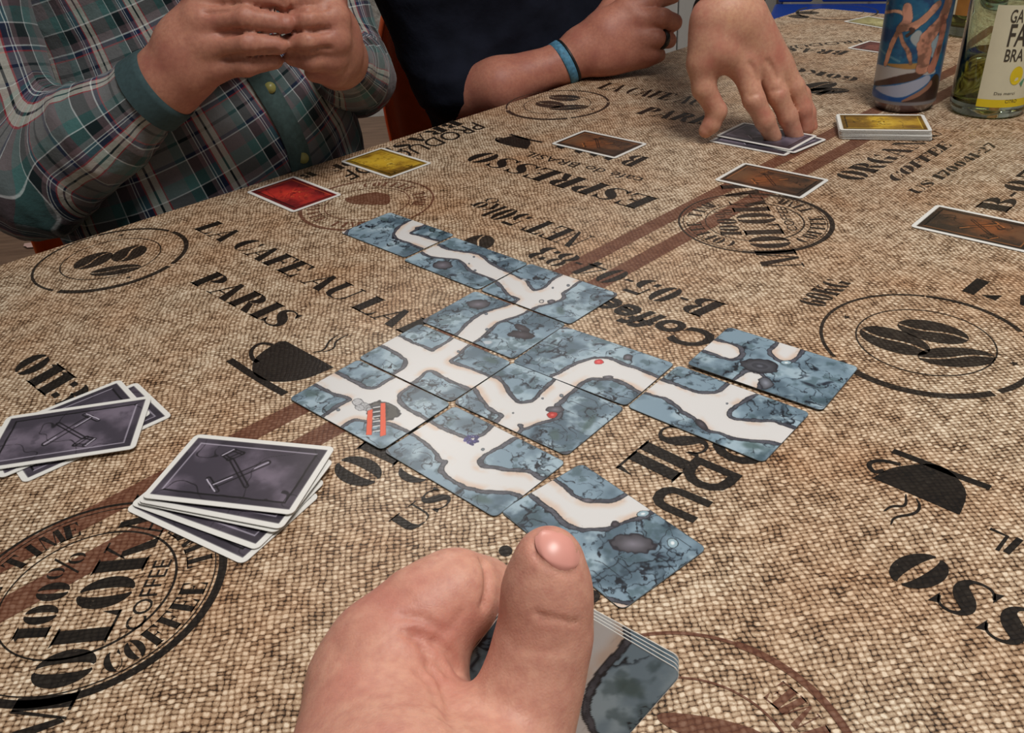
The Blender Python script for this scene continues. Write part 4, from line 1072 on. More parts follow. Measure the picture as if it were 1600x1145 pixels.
# nail: a thin plate laid on the thumb
g = []
for j in range(11):
    row = []
    for i in range(11):
        a, b = (i/10*2-1), (j/10*2-1)
        sx = a*math.sqrt(1-b*b*.5); sy = b*math.sqrt(1-a*a*.5)
        u = 871+sx*35+sy*3; v = 857+sy*33+sx*10
        q = hit(hb, u, v, .12, **KW); row.append(q)
    g.append(row)
g = np.array(g); cen = g.mean((0, 1)); axis = D(852, 985, .2265)
out = []
for j in range(11):
    for i in range(11):
        q = g[j, i]; nrm = (CC-q)/np.linalg.norm(CC-q); a, b = (i/10*2-1), (j/10*2-1)
        e = max(abs(a), abs(b))
        out.append(q+nrm*(.0002 if e < .9 else -.0004))
F = [(j*11+i, j*11+i+1, (j+1)*11+i+1, (j+1)*11+i) for j in range(10) for i in range(10)]
me = mesh_from('nail', out, F, True); me.flip_normals()
nail = put('thumb_nail', me, M_NAIL); nail.parent = hand
md = nail.modifiers.new('s', 'SUBSURF'); md.levels = 2; md.render_levels = 2

# cards held in the hand
T_HAND = dict(c=[(-280, 435), (280, 435), (280, -435), (-280, -435)], rocks=[
    [((0, 0, 1), [(60, 560), (70, 420), (62, 300), (85, 180), (150, 110), (250, 95), (420, 90), (420, 560)])],
    [((0, 0, 1), [(90, -560), (80, -300), (70, -180), (110, -100), (220, -85), (420, -95), (420, -560)])],
    [((0, 0, 1), [(-70, 560), (-60, 300), (-80, 100), (-70, -200), (-90, -560), (-420, -560), (-420, 560)])]], spots=[((0, 0, 1), 180, 300, 60, 40, 0, 's')])
pA = D(820, 905, .2440)
def on_ray_len(u, v, A, L, near=True):
    r = FWD+(u-800)/FPX*RT-(v-572.5)/FPX*UP; o = CC-A
    a = r@r; b = 2*(r@o); c = o@o-L*L; disc = max(b*b-4*a*c, 0)
    return CC+r*((-b-math.sqrt(disc) if near else -b+math.sqrt(disc))/(2*a))
pB = on_ray_len(1067, 1047, pA, .056, False)
ex = (pB-pA)/np.linalg.norm(pB-pA)
r = FWD+(1022-800)/FPX*RT-(1145-572.5)/FPX*UP
s_ = ((pB-CC)@ex)/(r@ex); pC = CC+r*s_
ey = -(pC-pB)/np.linalg.norm(pC-pB); ey -= ex*(ey@ex); ey /= np.linalg.norm(ey); ez = np.cross(ex, ey)
_t = math.radians(30)
ez, ey = math.cos(_t)*ez-math.sin(_t)*ey, math.cos(_t)*ey+math.sin(_t)*ez
if ez@(CC-pA) < 0: print('card faces away')
HF = face_mesh(tile_art('M', T_HAND, 555), 120, 186, CT+.00004)
for k in range(4):
    dz = -k*.0007; rot = k*.012-.012
    cx = pA+ex*CA/2-ey*CB/2+ez*dz+ey*(.0006*k)
    Rm = Matrix(((ex[0], ey[0], ez[0], cx[0]), (ex[1], ey[1], ez[1], cx[1]), (ex[2], ey[2], ez[2], cx[2]), (0, 0, 0, 1)))@Matrix.Rotation(rot, 4, 'Z')
    o = put('held_card', BODY, None, None, label='tunnel card facing the camera, frontmost of those pinched under the thumb' if k == 0 else ['', 'second card in the pinched bunch, only its pale top edge showing', 'third card in the pinched bunch, a thin pale edge behind the second', 'rearmost card of the pinched bunch, farthest from the thumb'][k], category='playing card', group='cards held in the near hand')
    o.matrix_world = Rm
    fo = put('printed_face', HF); fo.parent = o

# ------------------------------------------------------------------ reaching hand
rb = Body()
W0 = [(D(1116, 34, .846), .0235), (D(1138, 26, .848), .025), (D(1162, 36, .850), .0225)]
rb.chain([W0[0], (D(1122, 75, .853), .021), (D(1158, 96, .858), .0150)])
rb.chain([W0[1], (D(1186, 90, .862), .0145)]); rb.chain([W0[2], (D(1212, 100, .870), .0135)])
rb.chain([W0[2], (D(1220, 112, .882), .0130)])
ARM = [(D(1138, 26, .848), .027), (D(1136, -40, .865), .028), (D(1125, -140, .93), .034), (np.array([.30, 1.22, .40]), .043), (np.array([.36, 1.42, .52]), .05)]
rb.chain(ARM)
rb.chain([(D(1160, 99, .858), .0125), (D(1178, 156, .862), .0107), (D(1195, 188, .872), .0098), (D(1208, 214, .884), .0086)], 1)
rb.chain([(D(1187, 94, .862), .0122), (D(1215, 148, .870), .0106), (D(1231, 182, .880), .0097), (D(1243, 214, .892), .0086)], 2)
rb.chain([(D(1211, 100, .870), .0115), (D(1241, 136, .878), .0103), (D(1254, 170, .888), .0092), (D(1260, 200, .900), .0082)], 3)
rb.chain([(D(1222, 116, .884), .0105), (D(1252, 148, .900), .0090), (D(1262, 176, .906), .0080), (D(1267, 198, .912), .0072)], 4)
rb.chain([(D(1106, 60, .852), .0175), (D(1097, 100, .858), .0150), (D(1100, 138, .866), .0118), (D(1120, 174, .878), .0100), (D(1112, 194, .884), .0088), (D(1103, 204, .888), .0076)], 5)
KR = dict(kin=.004, kbody=.012, kfing=.0012)
V, F = rb.mesh(.0019, **KR)
def RP(p): return [hit(rb, u, v, .6, **KR) for u, v in p]
V = grooves(V, F, [(RP([(1172, 150), (1184, 147)]), .0010, .0022), (RP([(1208, 143), (1220, 140)]), .0010, .0022), (RP([(1173, 100), (1180, 112), (1186, 126)]), .0022, .003), (RP([(1200, 96), (1208, 108), (1215, 122)]), .0022, .003)])
reach = put('person', mesh_np('person', V, F), SK_C, label='hand and forearm reaching in from the top, fingertips on a dark card pile', category='person')
M_BLACK = simple('black_rubber', srgb(26, 25, 26), .45, var=.1)
mb = MB()
for t_, rr in ((D(1140, 4, .852), .0345),):
    ax = (D(1136, -40, .865)-D(1138, 26, .848)); ax /= np.linalg.norm(ax); ax = ax+RT*-.25; ax /= np.linalg.norm(ax)
    e = np.cross(ax, UP); e /= np.linalg.norm(e); f_ = np.cross(ax, e)
    ringp = [t_+rr*(math.cos(a)*e+math.sin(a)*f_) for a in np.linspace(0, 2*math.pi, 41)]
    mb.tube(ringp, .0035, 8, False)
o = mb.build('wrist_band', M_BLACK, None, label='thin black band round the wrist of the reaching hand', category='bracelet')
mb = MB(); mb.tube([ARM[3][0]-np.array([.012, .05, .03]), (np.array(ARM[3][0])+ARM[4][0])/2, ARM[4][0]+np.array([.03, .08, .05])], [.056, .058, .066], 24, True)
sl = mb.build('sleeve', simple('grey_tee', srgb(90, 92, 98), .85)); sl.parent = reach

# ------------------------------------------------------------------ clothes
def fabric_uv(me, V, F, bones, worldz=None):
    """one flat coordinate system per sleeve or body panel, in metres"""
    C_ = V[F].mean(1); best = None
    for i, (a, b, off) in enumerate(bones):
        a = np.array(a); b = np.array(b); d = cone_d(C_, a, b, off, off)
        best = d[:, None] if best is None else np.c_[best, d]
    bi = best.argmin(1)
    UVs = np.zeros((len(F), F.shape[1], 2))
    for i, (a, b, off) in enumerate(bones):
        m = bi == i
        if not m.any(): continue
        a = np.array(a); b = np.array(b); ax = (b-a)/np.linalg.norm(b-a)
        ref = np.array(FWD); e = ref-ax*(ref@ax); e /= np.linalg.norm(e); f_ = np.cross(ax, e)
        q = V[F[m]]-a; al = q@ax; x = q@f_; y = q@e
        ang = np.arctan2(x, -y); r0 = max(off, .03)
        ang0 = ang[:, :1]; ang = ang0+((ang-ang0+math.pi) % (2*math.pi)-math.pi)
        UVs[m] = np.stack([ang*r0, al], -1)
    uv = me.uv_layers.new(name='cloth'); uv.data.foreach_set('uv', UVs.reshape(-1).astype(np.float32))
def sleeve_uv(me, V, F, a, b, c, r0=.048):
    """length along the arm and way round it, blended over the elbow"""
    def bone(p, q):
        ax = (q-p)/np.linalg.norm(q-p); ref = -np.array(FWD); e = ref-ax*(ref@ax); e /= np.linalg.norm(e); f_ = np.cross(ax, e)
        X_ = V-p; return X_@ax, np.arctan2(X_@f_, X_@e), cone_d(V, p, q, 0, 0)
    v1, a1, d1 = bone(a, b); v2, a2, d2 = bone(b, c); v2 = v2+np.linalg.norm(b-a)
    w_ = sstep(-.022, .022, d1-d2)
    L = F.ravel(); first = np.repeat(F[:, 0], F.shape[1])
    wrap_ = lambda an: an[first]+((an[L]-an[first]+math.pi) % (2*math.pi)-math.pi)
    A1 = wrap_(a1); A2 = wrap_(a2)
    A2 = A1+((A2-A1+math.pi) % (2*math.pi)-math.pi)
    uv = me.uv_layers.new(name='cloth')
    uv.data.foreach_set('uv', np.stack([(A1*(1-w_[L])+A2*w_[L])*r0, v1[L]*(1-w_[L])+v2[L]*w_[L]], -1).astype(np.float32).ravel())
def folds(V, F, amp, seed, k=22.0, fine=.3, dirv=None):
    N = vnormals(V, F); rs = np.random.RandomState(seed); s = np.zeros(len(V))
    for i in range(7):
        d = rs.randn(3); 
        if dirv is not None: d = d*.35+np.array(dirv)*rs.choice([-1, 1])
        d /= np.linalg.norm(d); ph = rs.rand()*6; q = V@d
        w_ = np.sin(V@(rs.randn(3)*9)+ph)*1.6
        s += (1-np.abs(np.sin(q*k*(1+.5*rs.rand())+w_+ph)))**3/(1+i*.3)
    return V+N*(amp*(s-1.2))[:, None]
def plaid_material():
    t = NT('plaid_flannel'); u = t.n('ShaderNodeUVMap'); u.uv_map = 'cloth'
    sx = t.n('ShaderNodeSeparateXYZ'); t.put(sx.inputs[0], u.outputs[0])
    teal, dk, navy, grey, crm, wht, red, mau = srgb(66, 104, 104), srgb(12, 28, 32), srgb(30, 40, 74), srgb(104, 106, 108), srgb(190, 190, 180), srgb(198, 208, 210), srgb(160, 50, 58), srgb(100, 84, 90)
    # across: blocks, cream bar edged in red with a black line, double navy and white lines
    A = [(0, teal), (.14, teal), (.141, wht), (.155, wht), (.156, dk), (.30, dk), (.301, mau), (.36, mau), (.361, wht), (.373, wht), (.374, navy), (.40, navy), (.401, wht), (.413, wht), (.414, navy), (.48, navy), (.481, red), (.50, red), (.501, crm), (.58, crm), (.581, dk), (.61, dk), (.611, crm), (.69, crm), (.691, red), (.71, red), (.711, grey), (.80, grey)]
    B = [(0, teal), (.16, teal), (.161, wht), (.175, wht), (.176, dk), (.32, dk), (.321, mau), (.40, mau), (.401, wht), (.415, wht), (.416, navy), (.46, navy), (.461, red), (.475, red), (.476, grey), (.60, grey), (.601, dk), (.635, dk), (.636, grey), (.78, grey), (.781, navy), (.82, navy), (.821, wht), (.832, wht), (.833, mau)]
    uu = t.math('FRACT', t.math('MULTIPLY', sx.outputs[0], 1/.074)); vv = t.math('FRACT', t.math('MULTIPLY', sx.outputs[1], 1/.080))
    ca = t.ramp(uu, A); cb = t.ramp(vv, B)
    # threads of both directions show alternately
    col = t.mix(.48, ca, cb)
    n = t.noise(t.obj(), 700, 2)
    col = t.mix(t.math('MULTIPLY_ADD', n, .9, -.2, clamp=True), col, t.mix(1.0, col, (.72, .72, .72, 1), 'MULTIPLY'))
    t.put(t.b.inputs['Base Color'], col); t.b.inputs['Roughness'].default_value = .92; t.b.inputs['Specular IOR Level'].default_value = .15
    t.b.inputs['Sheen Weight'].default_value = .15
    t.bump(t.noise(t.obj(), 60, 5, .6), .35, .006)
    return t.m
M_PLAID = plaid_material()
M_NAVY = simple('navy_hoodie_cloth', srgb(22, 25, 36), .95, var=.25, scale=30, bump=.3, bdist=.004, spec=.12)
M_JEANS = simple('dark_jeans', srgb(40, 46, 62), .9, var=.2, scale=50)
M_HAIR = simple('brown_hair', srgb(70, 50, 36), .7, var=.3, scale=90)
IDW = np.stack([E1, E2, np.array([0, 0, 1.0])], 1)
def WP(s, d, z): return TB(s, d, z)
def lower_body(parent, s0, d0, mat):
    b = Body()
    b.ell(WP(s0, d0-.06, -.28), IDW, (.175, .14, .12))
    for sg in (-1, 1):
        b.chain([(WP(s0+sg*.09, d0-.05, -.29), .085), (WP(s0+sg*.13, d0+.36, -.26), .065), (WP(s0+sg*.13, d0+.37, -.68), .045)])
    V, F = b.mesh(.012, kbody=.03); o = put('trousers', mesh_np('trousers', V, F), mat); o.parent = parent
    mb = MB()
    for sg in (-1, 1):
        c = WP(s0+sg*.13, d0+.42, -.71)
        b = Body(); b.ell(c, IDW, (.045, .125, .038)); V, F = b.mesh(.008); 
        q = put('shoe', mesh_np('shoe', V, F), M_BLACK); q.parent = parent
def head_on(body, s, d, z, parent_list):
    """skull, jaw, nose, ears on a neck, facing the table"""
    c = WP(s, d, z)
    body.ell(c+np.array([0, 0, .02]), IDW, (.078, .098, .108)); body.ell(c+E2*.03+np.array([0, 0, -.055]), IDW, (.055, .062, .062))
    body.chain([(c+E2*.092+np.array([0, 0, .015]), .010), (c+E2*.112+np.array([0, 0, -.022]), .014)])
    for sg in (-1, 1):
        body.ell(c+E1*sg*.080+np.array([0, 0, -.005]), IDW, (.012, .022, .032))
    body.chain([(c+E2*.088+E1*.022+np.array([0, 0, -.062]), .008), (c+E2*.088-E1*.022+np.array([0, 0, -.062]), .008)])
    body.chain([(c+np.array([0, 0, -.05]), .055), (c-E2*.02+np.array([0, 0, -.20]), .060)])
def hair_eyes(parent, s, d, z):
    c = WP(s, d, z); b = Body(); b.ell(c-E2*.014+np.array([0, 0, .045]), IDW, (.086, .100, .100)); V, F = b.mesh(.006)
    V = folds(V, F, .0015, 5, 60)
    o = put('hair', mesh_np('hair', V, F), M_HAIR); o.parent = parent
    for sg in (-1, 1):
        mb = MB(); q = c+E2*.094+E1*sg*.032+np.array([0, 0, .012]); mb.lathe([(0, -.011), (.008, -.008), (.011, 0), (.008, .008), (0, .011)], q, 16)
        e = mb.build('eye', simple('eye_white', srgb(225, 222, 216), .2) if sg < 0 else bpy.data.materials['eye_white']); e.parent = parent

# ------------------------------------------------------------------ person in the plaid shirt
pb = Body()
# right hand (left in the picture)
w1 = D(262, 128, .775)
kn = [D(316, -4, .745), D(312, 34, .742), D(320, 72, .748), D(334, 106, .760)]
for k_, q in enumerate(kn): pb.chain([(w1, .024), ((w1+q)/2, .0205-.001*k_), (q, .0110)])
pb.chain([(D(60, 288, .83), .030), (D(170, 205, .805), .024), (D(235, 148, .785), .0245), (w1, .025)])
pb.chain([(kn[0], .0112), (D(385, -8, .733), .0098), (D(440, 2, .742), .0084)], 1)
pb.chain([(kn[1], .0112), (D(385, 28, .731), .0100), (D(445, 37, .742), .0084)], 2)
pb.chain([(kn[2], .0108), (D(388, 68, .737), .0096), (D(436, 71, .748), .0080)], 3)
pb.chain([(kn[3], .0104), (D(385, 103, .752), .0088), (D(430, 95, .762), .0072)], 4)
pb.chain([(w1, .021), (D(330, 60, .800), .015), (D(400, 10, .800), .0110), (D(440, -10, .79), .0092)], 5)
# left hand (right in the picture)
w2 = D(528, 92, .845)
kb = [D(517, -6, .770), D(523, 28, .766), D(524, 62, .770), D(518, 92, .782)]
for k_, q in enumerate(kb): pb.chain([(w2, .0215), ((w2+q)/2, .0175), (q, .0110)])
pb.chain([(D(556, 118, 1.0), .026), (w2, .0225)])
pb.chain([(kb[0], .0110), (D(478, 0, .752), .0096), (D(446, 4, .752), .0083)], 6)
pb.chain([(kb[1], .0110), (D(482, 31, .748), .0098), (D(450, 34, .752), .0084)], 7)
pb.chain([(kb[2], .0106), (D(482, 66, .752), .0096), (D(450, 68, .758), .0080)], 8)
pb.chain([(kb[3], .0110), (D(486, 95, .767), .0092), (D(456, 90, .770), .0074)], 9)
pb.chain([(w2, .020), (D(520, 112, .80), .0130), (D(492, 112, .79), .0098)], 10)
TS, TDp = .285, -.165
head_on(pb, TS, TDp+.02, .66, None)
pb.chain([(WP(TS, TDp-.02, .42), .10), (WP(TS, TDp, -.2), .12)])
KP = dict(kin=.004, kbody=.013, kfing=.0012)
V, F = pb.mesh(.0026, **KP)
def PPh(p): return [hit(pb, u, v, .6, **KP) for u, v in p]
V = grooves(V, F, [(PPh(P_), dp, .0026) for P_, dp in (([(322, 19), (360, 14), (400, 12), (436, 16)], .0036), ([(346, 55), (385, 48), (436, 54)], .0036), ([(352, 91), (390, 86), (428, 82)], .0034), ([(450, 18), (480, 15), (510, 10)], .0034), ([(455, 52), (486, 49), (514, 46)], .0032), ([(452, 82), (486, 80), (515, 76)], .0030), ([(443, 5), (444, 30), (442, 60), (440, 88)], .0020))]
    + [(PPh(P_), .0008, .0022) for P_ in ([(384, 18), (386, 44)], [(388, 58), (390, 82)], [(479, 20), (480, 44)], [(300, 150), (322, 140)])])
p1 = put('person', mesh_np('person', V, F), SK_A, label='person in the teal plaid shirt, both hands held together above the table edge', category='person')
sb = Body()
sb.ell(WP(TS-.015, TDp+.015, -.03), IDW, (.185, .145, .22)); sb.ell(WP(TS, TDp-.02, .20), IDW, (.19, .135, .26))
sb.ell(WP(TS, TDp-.05, .40), IDW, (.22, .11, .13)); sb.ell(WP(TS-.01, TDp, -.18), IDW, (.18, .14, .14))
el1 = D(52, 286, .825); cf1 = D(258, 130, .777)
shR, shL = WP(TS-.20, TDp-.05, .40), WP(TS+.16, TDp-.07, .40)
V, F = sb.mesh(.0048, kin=.02, kbody=.035, kfing=.004)
V = folds(V, F, .0020, 11, 22)
me = mesh_np('shirt', V, F)
fabric_uv(me, V, F, [(WP(TS-.16, TDp, .5), WP(TS+.08, TDp, -.3), .16)])
shirt = put('shirt', me, M_PLAID); shirt.parent = p1
el2 = D(556, 118, 1.02); cf2 = D(538, 98, .87)
for k_, (a_, b_, c_, r_) in enumerate(((shR, el1, cf1, (.075, .060, .050, .042, .0310)), (shL, el2, cf2, (.066, .050, .040, .037, .030)))):
    vb = Body(); vb.chain([(a_, r_[0]), ((a_+b_)/2, r_[1]), (b_, r_[2]), ((b_+c_)/2, r_[3]), (c_, r_[4])], 1)
    V, F = vb.mesh(.0042, kin=.03); ax_ = (c_-b_)/np.linalg.norm(c_-b_)
    V = folds(V, F, .0028, 31+k_, 34, dirv=ax_)
    me = mesh_np('sleeve', V, F); sleeve_uv(me, V, F, a_, b_, c_)
    o = put('sleeve', me, M_PLAID); o.parent = p1
# cuff, placket and buttons
mb = MB(); axc = (cf1-el1)/np.linalg.norm(cf1-el1); mb.tube([cf1-axc*.022, cf1-axc*.004, cf1+axc*.002, cf1-axc*.003], [.0362, .0350, .0338, .0290], 28, False)
me_c = mb.build('cuff', simple('teal_cuff', srgb(46, 68, 72), .9, var=.15, scale=300)); me_c.parent = p1
def on_shirt(u, v, off=.002):
    q = hit(sb, u, v, .7, kin=.02, kbody=.035, kfing=.004); return q+(CC-q)/np.linalg.norm(CC-q)*off
pl = [on_shirt(u, v, .003) for u, v in ((400, 112), (418, 142), (436, 172), (452, 202), (464, 230), (472, 262), (478, 300))]
mb = MB(); Vp = []
for i, q in enumerate(pl):
    Vp += [q-E1*.013, q-E1*.012+(CC-q)*.003, q+E1*.012+(CC-q)*.003, q+E1*.013]
mb.add(Vp, [(4*i+k, 4*i+k+1, 4*i+k+5, 4*i+k+4) for i in range(len(pl)-1) for k in range(3)], True)
pk = mb.build('placket', simple('teal_placket', srgb(58, 80, 80), .9, var=.2, scale=200)); pk.parent = p1
for (u, v) in ((422, 137), (474, 247)):
    q = on_shirt(u, v, .007); mb = MB(); ax = (CC-q)/np.linalg.norm(CC-q)
    mb.tube([q-ax*.0015, q+ax*.001], .0058, 14); bt = mb.build('button', simple('olive_button', srgb(150, 148, 86), .35) if u < 450 else bpy.data.materials['olive_button']); bt.parent = p1
lower_body(p1, TS, TDp, M_JEANS); hair_eyes(p1, TS, TDp+.02, .66)

# ------------------------------------------------------------------ person in the navy top
nb = Body(); NS, ND = .735, -.175
w3 = D(912, 80, 1.135)
nb.chain([(D(722, 150, 1.16), .034), (D(780, 135, 1.13), .035), (D(880, 99, 1.135), .0245), (w3, .0255)])
kq = [D(978, 14, 1.11), D(992, 30, 1.11), D(1000, 58, 1.115), D(1000, 78, 1.125)]
for k_, q in enumerate(kq): nb.chain([(w3, .0255), ((w3+q)/2, .0235), (q, .0150)])
nb.chain([(D(940, 92, 1.125), .020), (D(1005, 84, 1.135), .018)])
nb.chain([(kq[0], .013), (D(1022, 2, 1.10), .0108), (D(1052, -6, 1.11), .0095)], 1)
nb.chain([(kq[1], .0135), (D(1035, 28, 1.095), .0118), (D(1053, 35, 1.11), .0112)], 2)
nb.chain([(kq[2], .0130), (D(1026, 60, 1.105), .0112), (D(1045, 63, 1.12), .0105)], 3)
nb.chain([(kq[3], .0125), (D(1020, 84, 1.12), .0100), (D(1030, 86, 1.14), .0090)], 4)
nb.chain([(w3, .020), (D(960, 5, 1.14), .0150), (D(1010, -16, 1.14), .011)], 5)
head_on(nb, NS, ND+.02, .66, None); nb.chain([(WP(NS, ND-.02, .42), .10), (WP(NS+.045, ND, -.1), .09)])
shl = WP(NS+.20, ND-.05, .40); nb.chain([(shl, .05), (WP(NS+.30, ND+.02, .12), .042), (WP(NS+.28, ND+.18, .20), .03), (WP(NS+.22, ND+.26, .24), .028)])
V, F = nb.mesh(.0034, **KP)
p2 = put('person', mesh_np('person', V, F), SK_B, label='person in the dark navy top, bare forearm with a blue wristband resting on the table', category='person')
qb = Body()
qb.ell(WP(NS+.045, ND+.005, -.03), IDW, (.155, .140, .22)); qb.ell(WP(NS, ND-.02, .20), IDW, (.17, .135, .26))
qb.ell(WP(NS, ND-.05, .40), IDW, (.22, .11, .13)); qb.ell(WP(NS+.05, ND, -.18), IDW, (.16, .14, .14))
el3 = D(700, 118, 1.185); sh3 = WP(NS-.17, ND-.06, .40)
qb.chain([(sh3, .072), ((sh3+el3)/2, .058), (el3, .053)], 1); qb.chain([(el3, .053), (D(712, 136, 1.16), .050)], 1)
qb.chain([(shl, .078), (WP(NS+.27, ND, .20), .06), (WP(NS+.30, ND+.02, .12), .055)], 2)
V, F = qb.mesh(.0065, kin=.02, kbody=.035, kfing=.004); V = folds(V, F, .0035, 21, 24)
hood = put('sweatshirt', mesh_np('sweatshirt', V, F), M_NAVY); hood.parent = p2
lower_body(p2, NS, ND, M_JEANS); hair_eyes(p2, NS, ND+.02, .66)
# wristband and ring
def band(name, c, ax, r, wd, th, mat, **kw):
    ax = ax/np.linalg.norm(ax); mb = MB()
    e = np.cross(ax, [0, 0, 1.]); e /= np.linalg.norm(e); f_ = np.cross(ax, e)
    prof = [(r, -wd), (r+th, -wd*.8), (r+th, wd*.8), (r, wd)]; n = 40; V = []
    for a in np.linspace(0, 2*math.pi, n, endpoint=False):
        for rr, h in prof: V.append(c+ax*h+rr*(math.cos(a)*e+math.sin(a)*f_))
    F = [(i*4+k, ((i+1) % n)*4+k, ((i+1) % n)*4+(k+1) % 4, i*4+(k+1) % 4) for i in range(n) for k in range(4)]
    mb.add(V, F, True); return mb.build(name, mat, None, **kw)
axw = D(905, 84, 1.135)-D(860, 108, 1.135)
wb = band('wristband', D(880, 99, 1.135), axw+RT*-.006, .0282, .0062, .0022, simple('blue_woven_band', srgb(74, 128, 158), .7, var=.35, scale=260), label='blue woven festival wristband on the resting forearm', category='bracelet')
bb = band('edge_band', D(888, 95, 1.135), axw+RT*-.006, .0282, .0017, .0018, M_BLACK); bb.parent = wb
fr = band('finger_ring', D(1033, 61, 1.110), D(1045, 63, 1.12)-D(1026, 60, 1.105), .0116, .0036, .0014, simple('black_ring', srgb(18, 18, 20), .25, var=.2, scale=300), label='wide black ring on a finger of the resting hand', category='ring')
# ================================================================== DRINKS
def cyl_px(c, r, u, v):
    """line of sight onto an upright cylinder: angle and height"""
    d = FWD+(u-800)/FPX*RT-(v-572.5)/FPX*UP; o = CC-np.array([c[0], c[1], 0])
    a = d[0]**2+d[1]**2; b = 2*(d[0]*o[0]+d[1]*o[1]); q = o[0]**2+o[1]**2-r*r
    disc = b*b-4*a*q
    t = (-b-math.sqrt(max(disc, 0)))/(2*a); p = CC+t*d
    return math.atan2(p[1]-c[1], p[0]-c[0]), p[2]
can_c = T3((1409, 166))
rc = .0332
can = empty('drink_can', can_c, label='tall drink can with blue printed artwork standing left of the wine bottle', category='can')
M_ALU = simple('brushed_aluminium', srgb(150, 140, 140), .3, 1.0, .05)
prof = [(.001, .004), (.022, .004), (.026, 0), (.0285, .0015), (rc-.0005, .010)]
mb = MB(); mb.lathe(prof, n=64); o = mb.build('can_base', M_ALU); o.parent = can
mb = MB(); mb.lathe([(rc-.0005, .155), (.029, .164), (.0285, .168), (.0272, .168), (.0268, .1655), (0, .1655)], n=64)
o = mb.build('can_lid', M_ALU); o.parent = can
mb = MB(); mb.box((0.006, 0, .1668), (.009, .006, .0005)); o = mb.build('pull_tab', M_ALU); o.parent = can
nt, nz = 300, 190
th0 = math.atan2(-can_c[1], -can_c[0])
TT, ZZ = np.meshgrid(np.linspace(-math.pi, math.pi, nt+1), np.linspace(.010, .155, nz+1)); X, Y = TT.ravel()*rc, ZZ.ravel()
def cz(P, s=(1340, 0, 5.204)):
    out = []
    for (x, y) in P:
        a, z = cyl_px(can_c, rc, x/s[2]+s[0], y/s[2]+s[1]); a = (a-th0+math.pi) % (2*math.pi)-math.pi
        out.append((a*rc, z))
    return np.array(out)
def sd_line(P, X, Y):
    return np.min([np.hypot(X-a[0]-np.clip(((X-a[0])*(b-a)[0]+(Y-a[1])*(b-a)[1])/max((b-a)@(b-a), 1e-12), 0, 1)*(b-a)[0], Y-a[1]-np.clip(((X-a[0])*(b-a)[0]+(Y-a[1])*(b-a)[1])/max((b-a)@(b-a), 1e-12), 0, 1)*(b-a)[1]) for a, b in zip(P[:-1], P[1:])], 0)
f1 = fbm(X*60+9, Y*90+4, 301, 4); f2 = fbm(X*200+9, Y*200+4, 305, 3)
c = np.tile(np.array([26., 92., 128.]), (len(X), 1)); c = mixc(c, (16, 62, 104), sstep(.4, .65, f1)); c = mixc(c, (62, 124, 140), sstep(.6, .8, f2)*.5)
def band_c(c, P, col, soft=.0006):
    return mixc(c, col, sstep(soft, -soft, poly_sd(smooth(cz(P), 2), X, Y)+.0008*(f2-.5)))
c = mixc(c, (86, 132, 150), sstep(.0007, .0002, np.abs(sd_line(cz([(140, 250), (180, 380), (250, 450), (340, 500)]), X, Y)-.0006)))
hz = cz([(110, 520), (500, 520)])[:, 1].mean()
c = mixc(c, (28, 84, 132), sstep(hz+.0005, hz-.0005, Y))
c = band_c(c, [(60, 515), (200, 525), (420, 560), (520, 570), (620, 540), (640, 600), (470, 610), (300, 640), (180, 670), (60, 650)], (166, 162, 160))
c = band_c(c, [(60, 665), (200, 650), (360, 605), (480, 585), (560, 580), (500, 640), (330, 680), (190, 695), (60, 690)], (66, 44, 38))
c = band_c(c, [(130, 700), (330, 690), (480, 650), (580, 600), (600, 640), (540, 700), (430, 770), (330, 800), (220, 770)], (150, 156, 176))
c = band_c(c, [(60, 720), (140, 710), (240, 780), (360, 800), (450, 760), (400, 810), (270, 870), (60, 880)], (22, 72, 134))
c = band_c(c, [(270, 870), (420, 800), (540, 740), (640, 560), (700, 700), (640, 900), (300, 900)], (56, 38, 34))
c = band_c(c, [(330, 830), (450, 770), (560, 700), (600, 640), (610, 690), (520, 770), (420, 820)], (140, 100, 82))
c = band_c(c, [(190, 505), (330, 520), (520, 505), (600, 520), (500, 560), (340, 560)], (156, 118, 66))
c = band_c(c, [(540, 300), (640, 270), (700, 330), (660, 480), (600, 480), (560, 380)], (132, 150, 160))
c = band_c(c, [(420, 300), (500, 230), (540, 290), (500, 400), (440, 350)], (150, 158, 162))
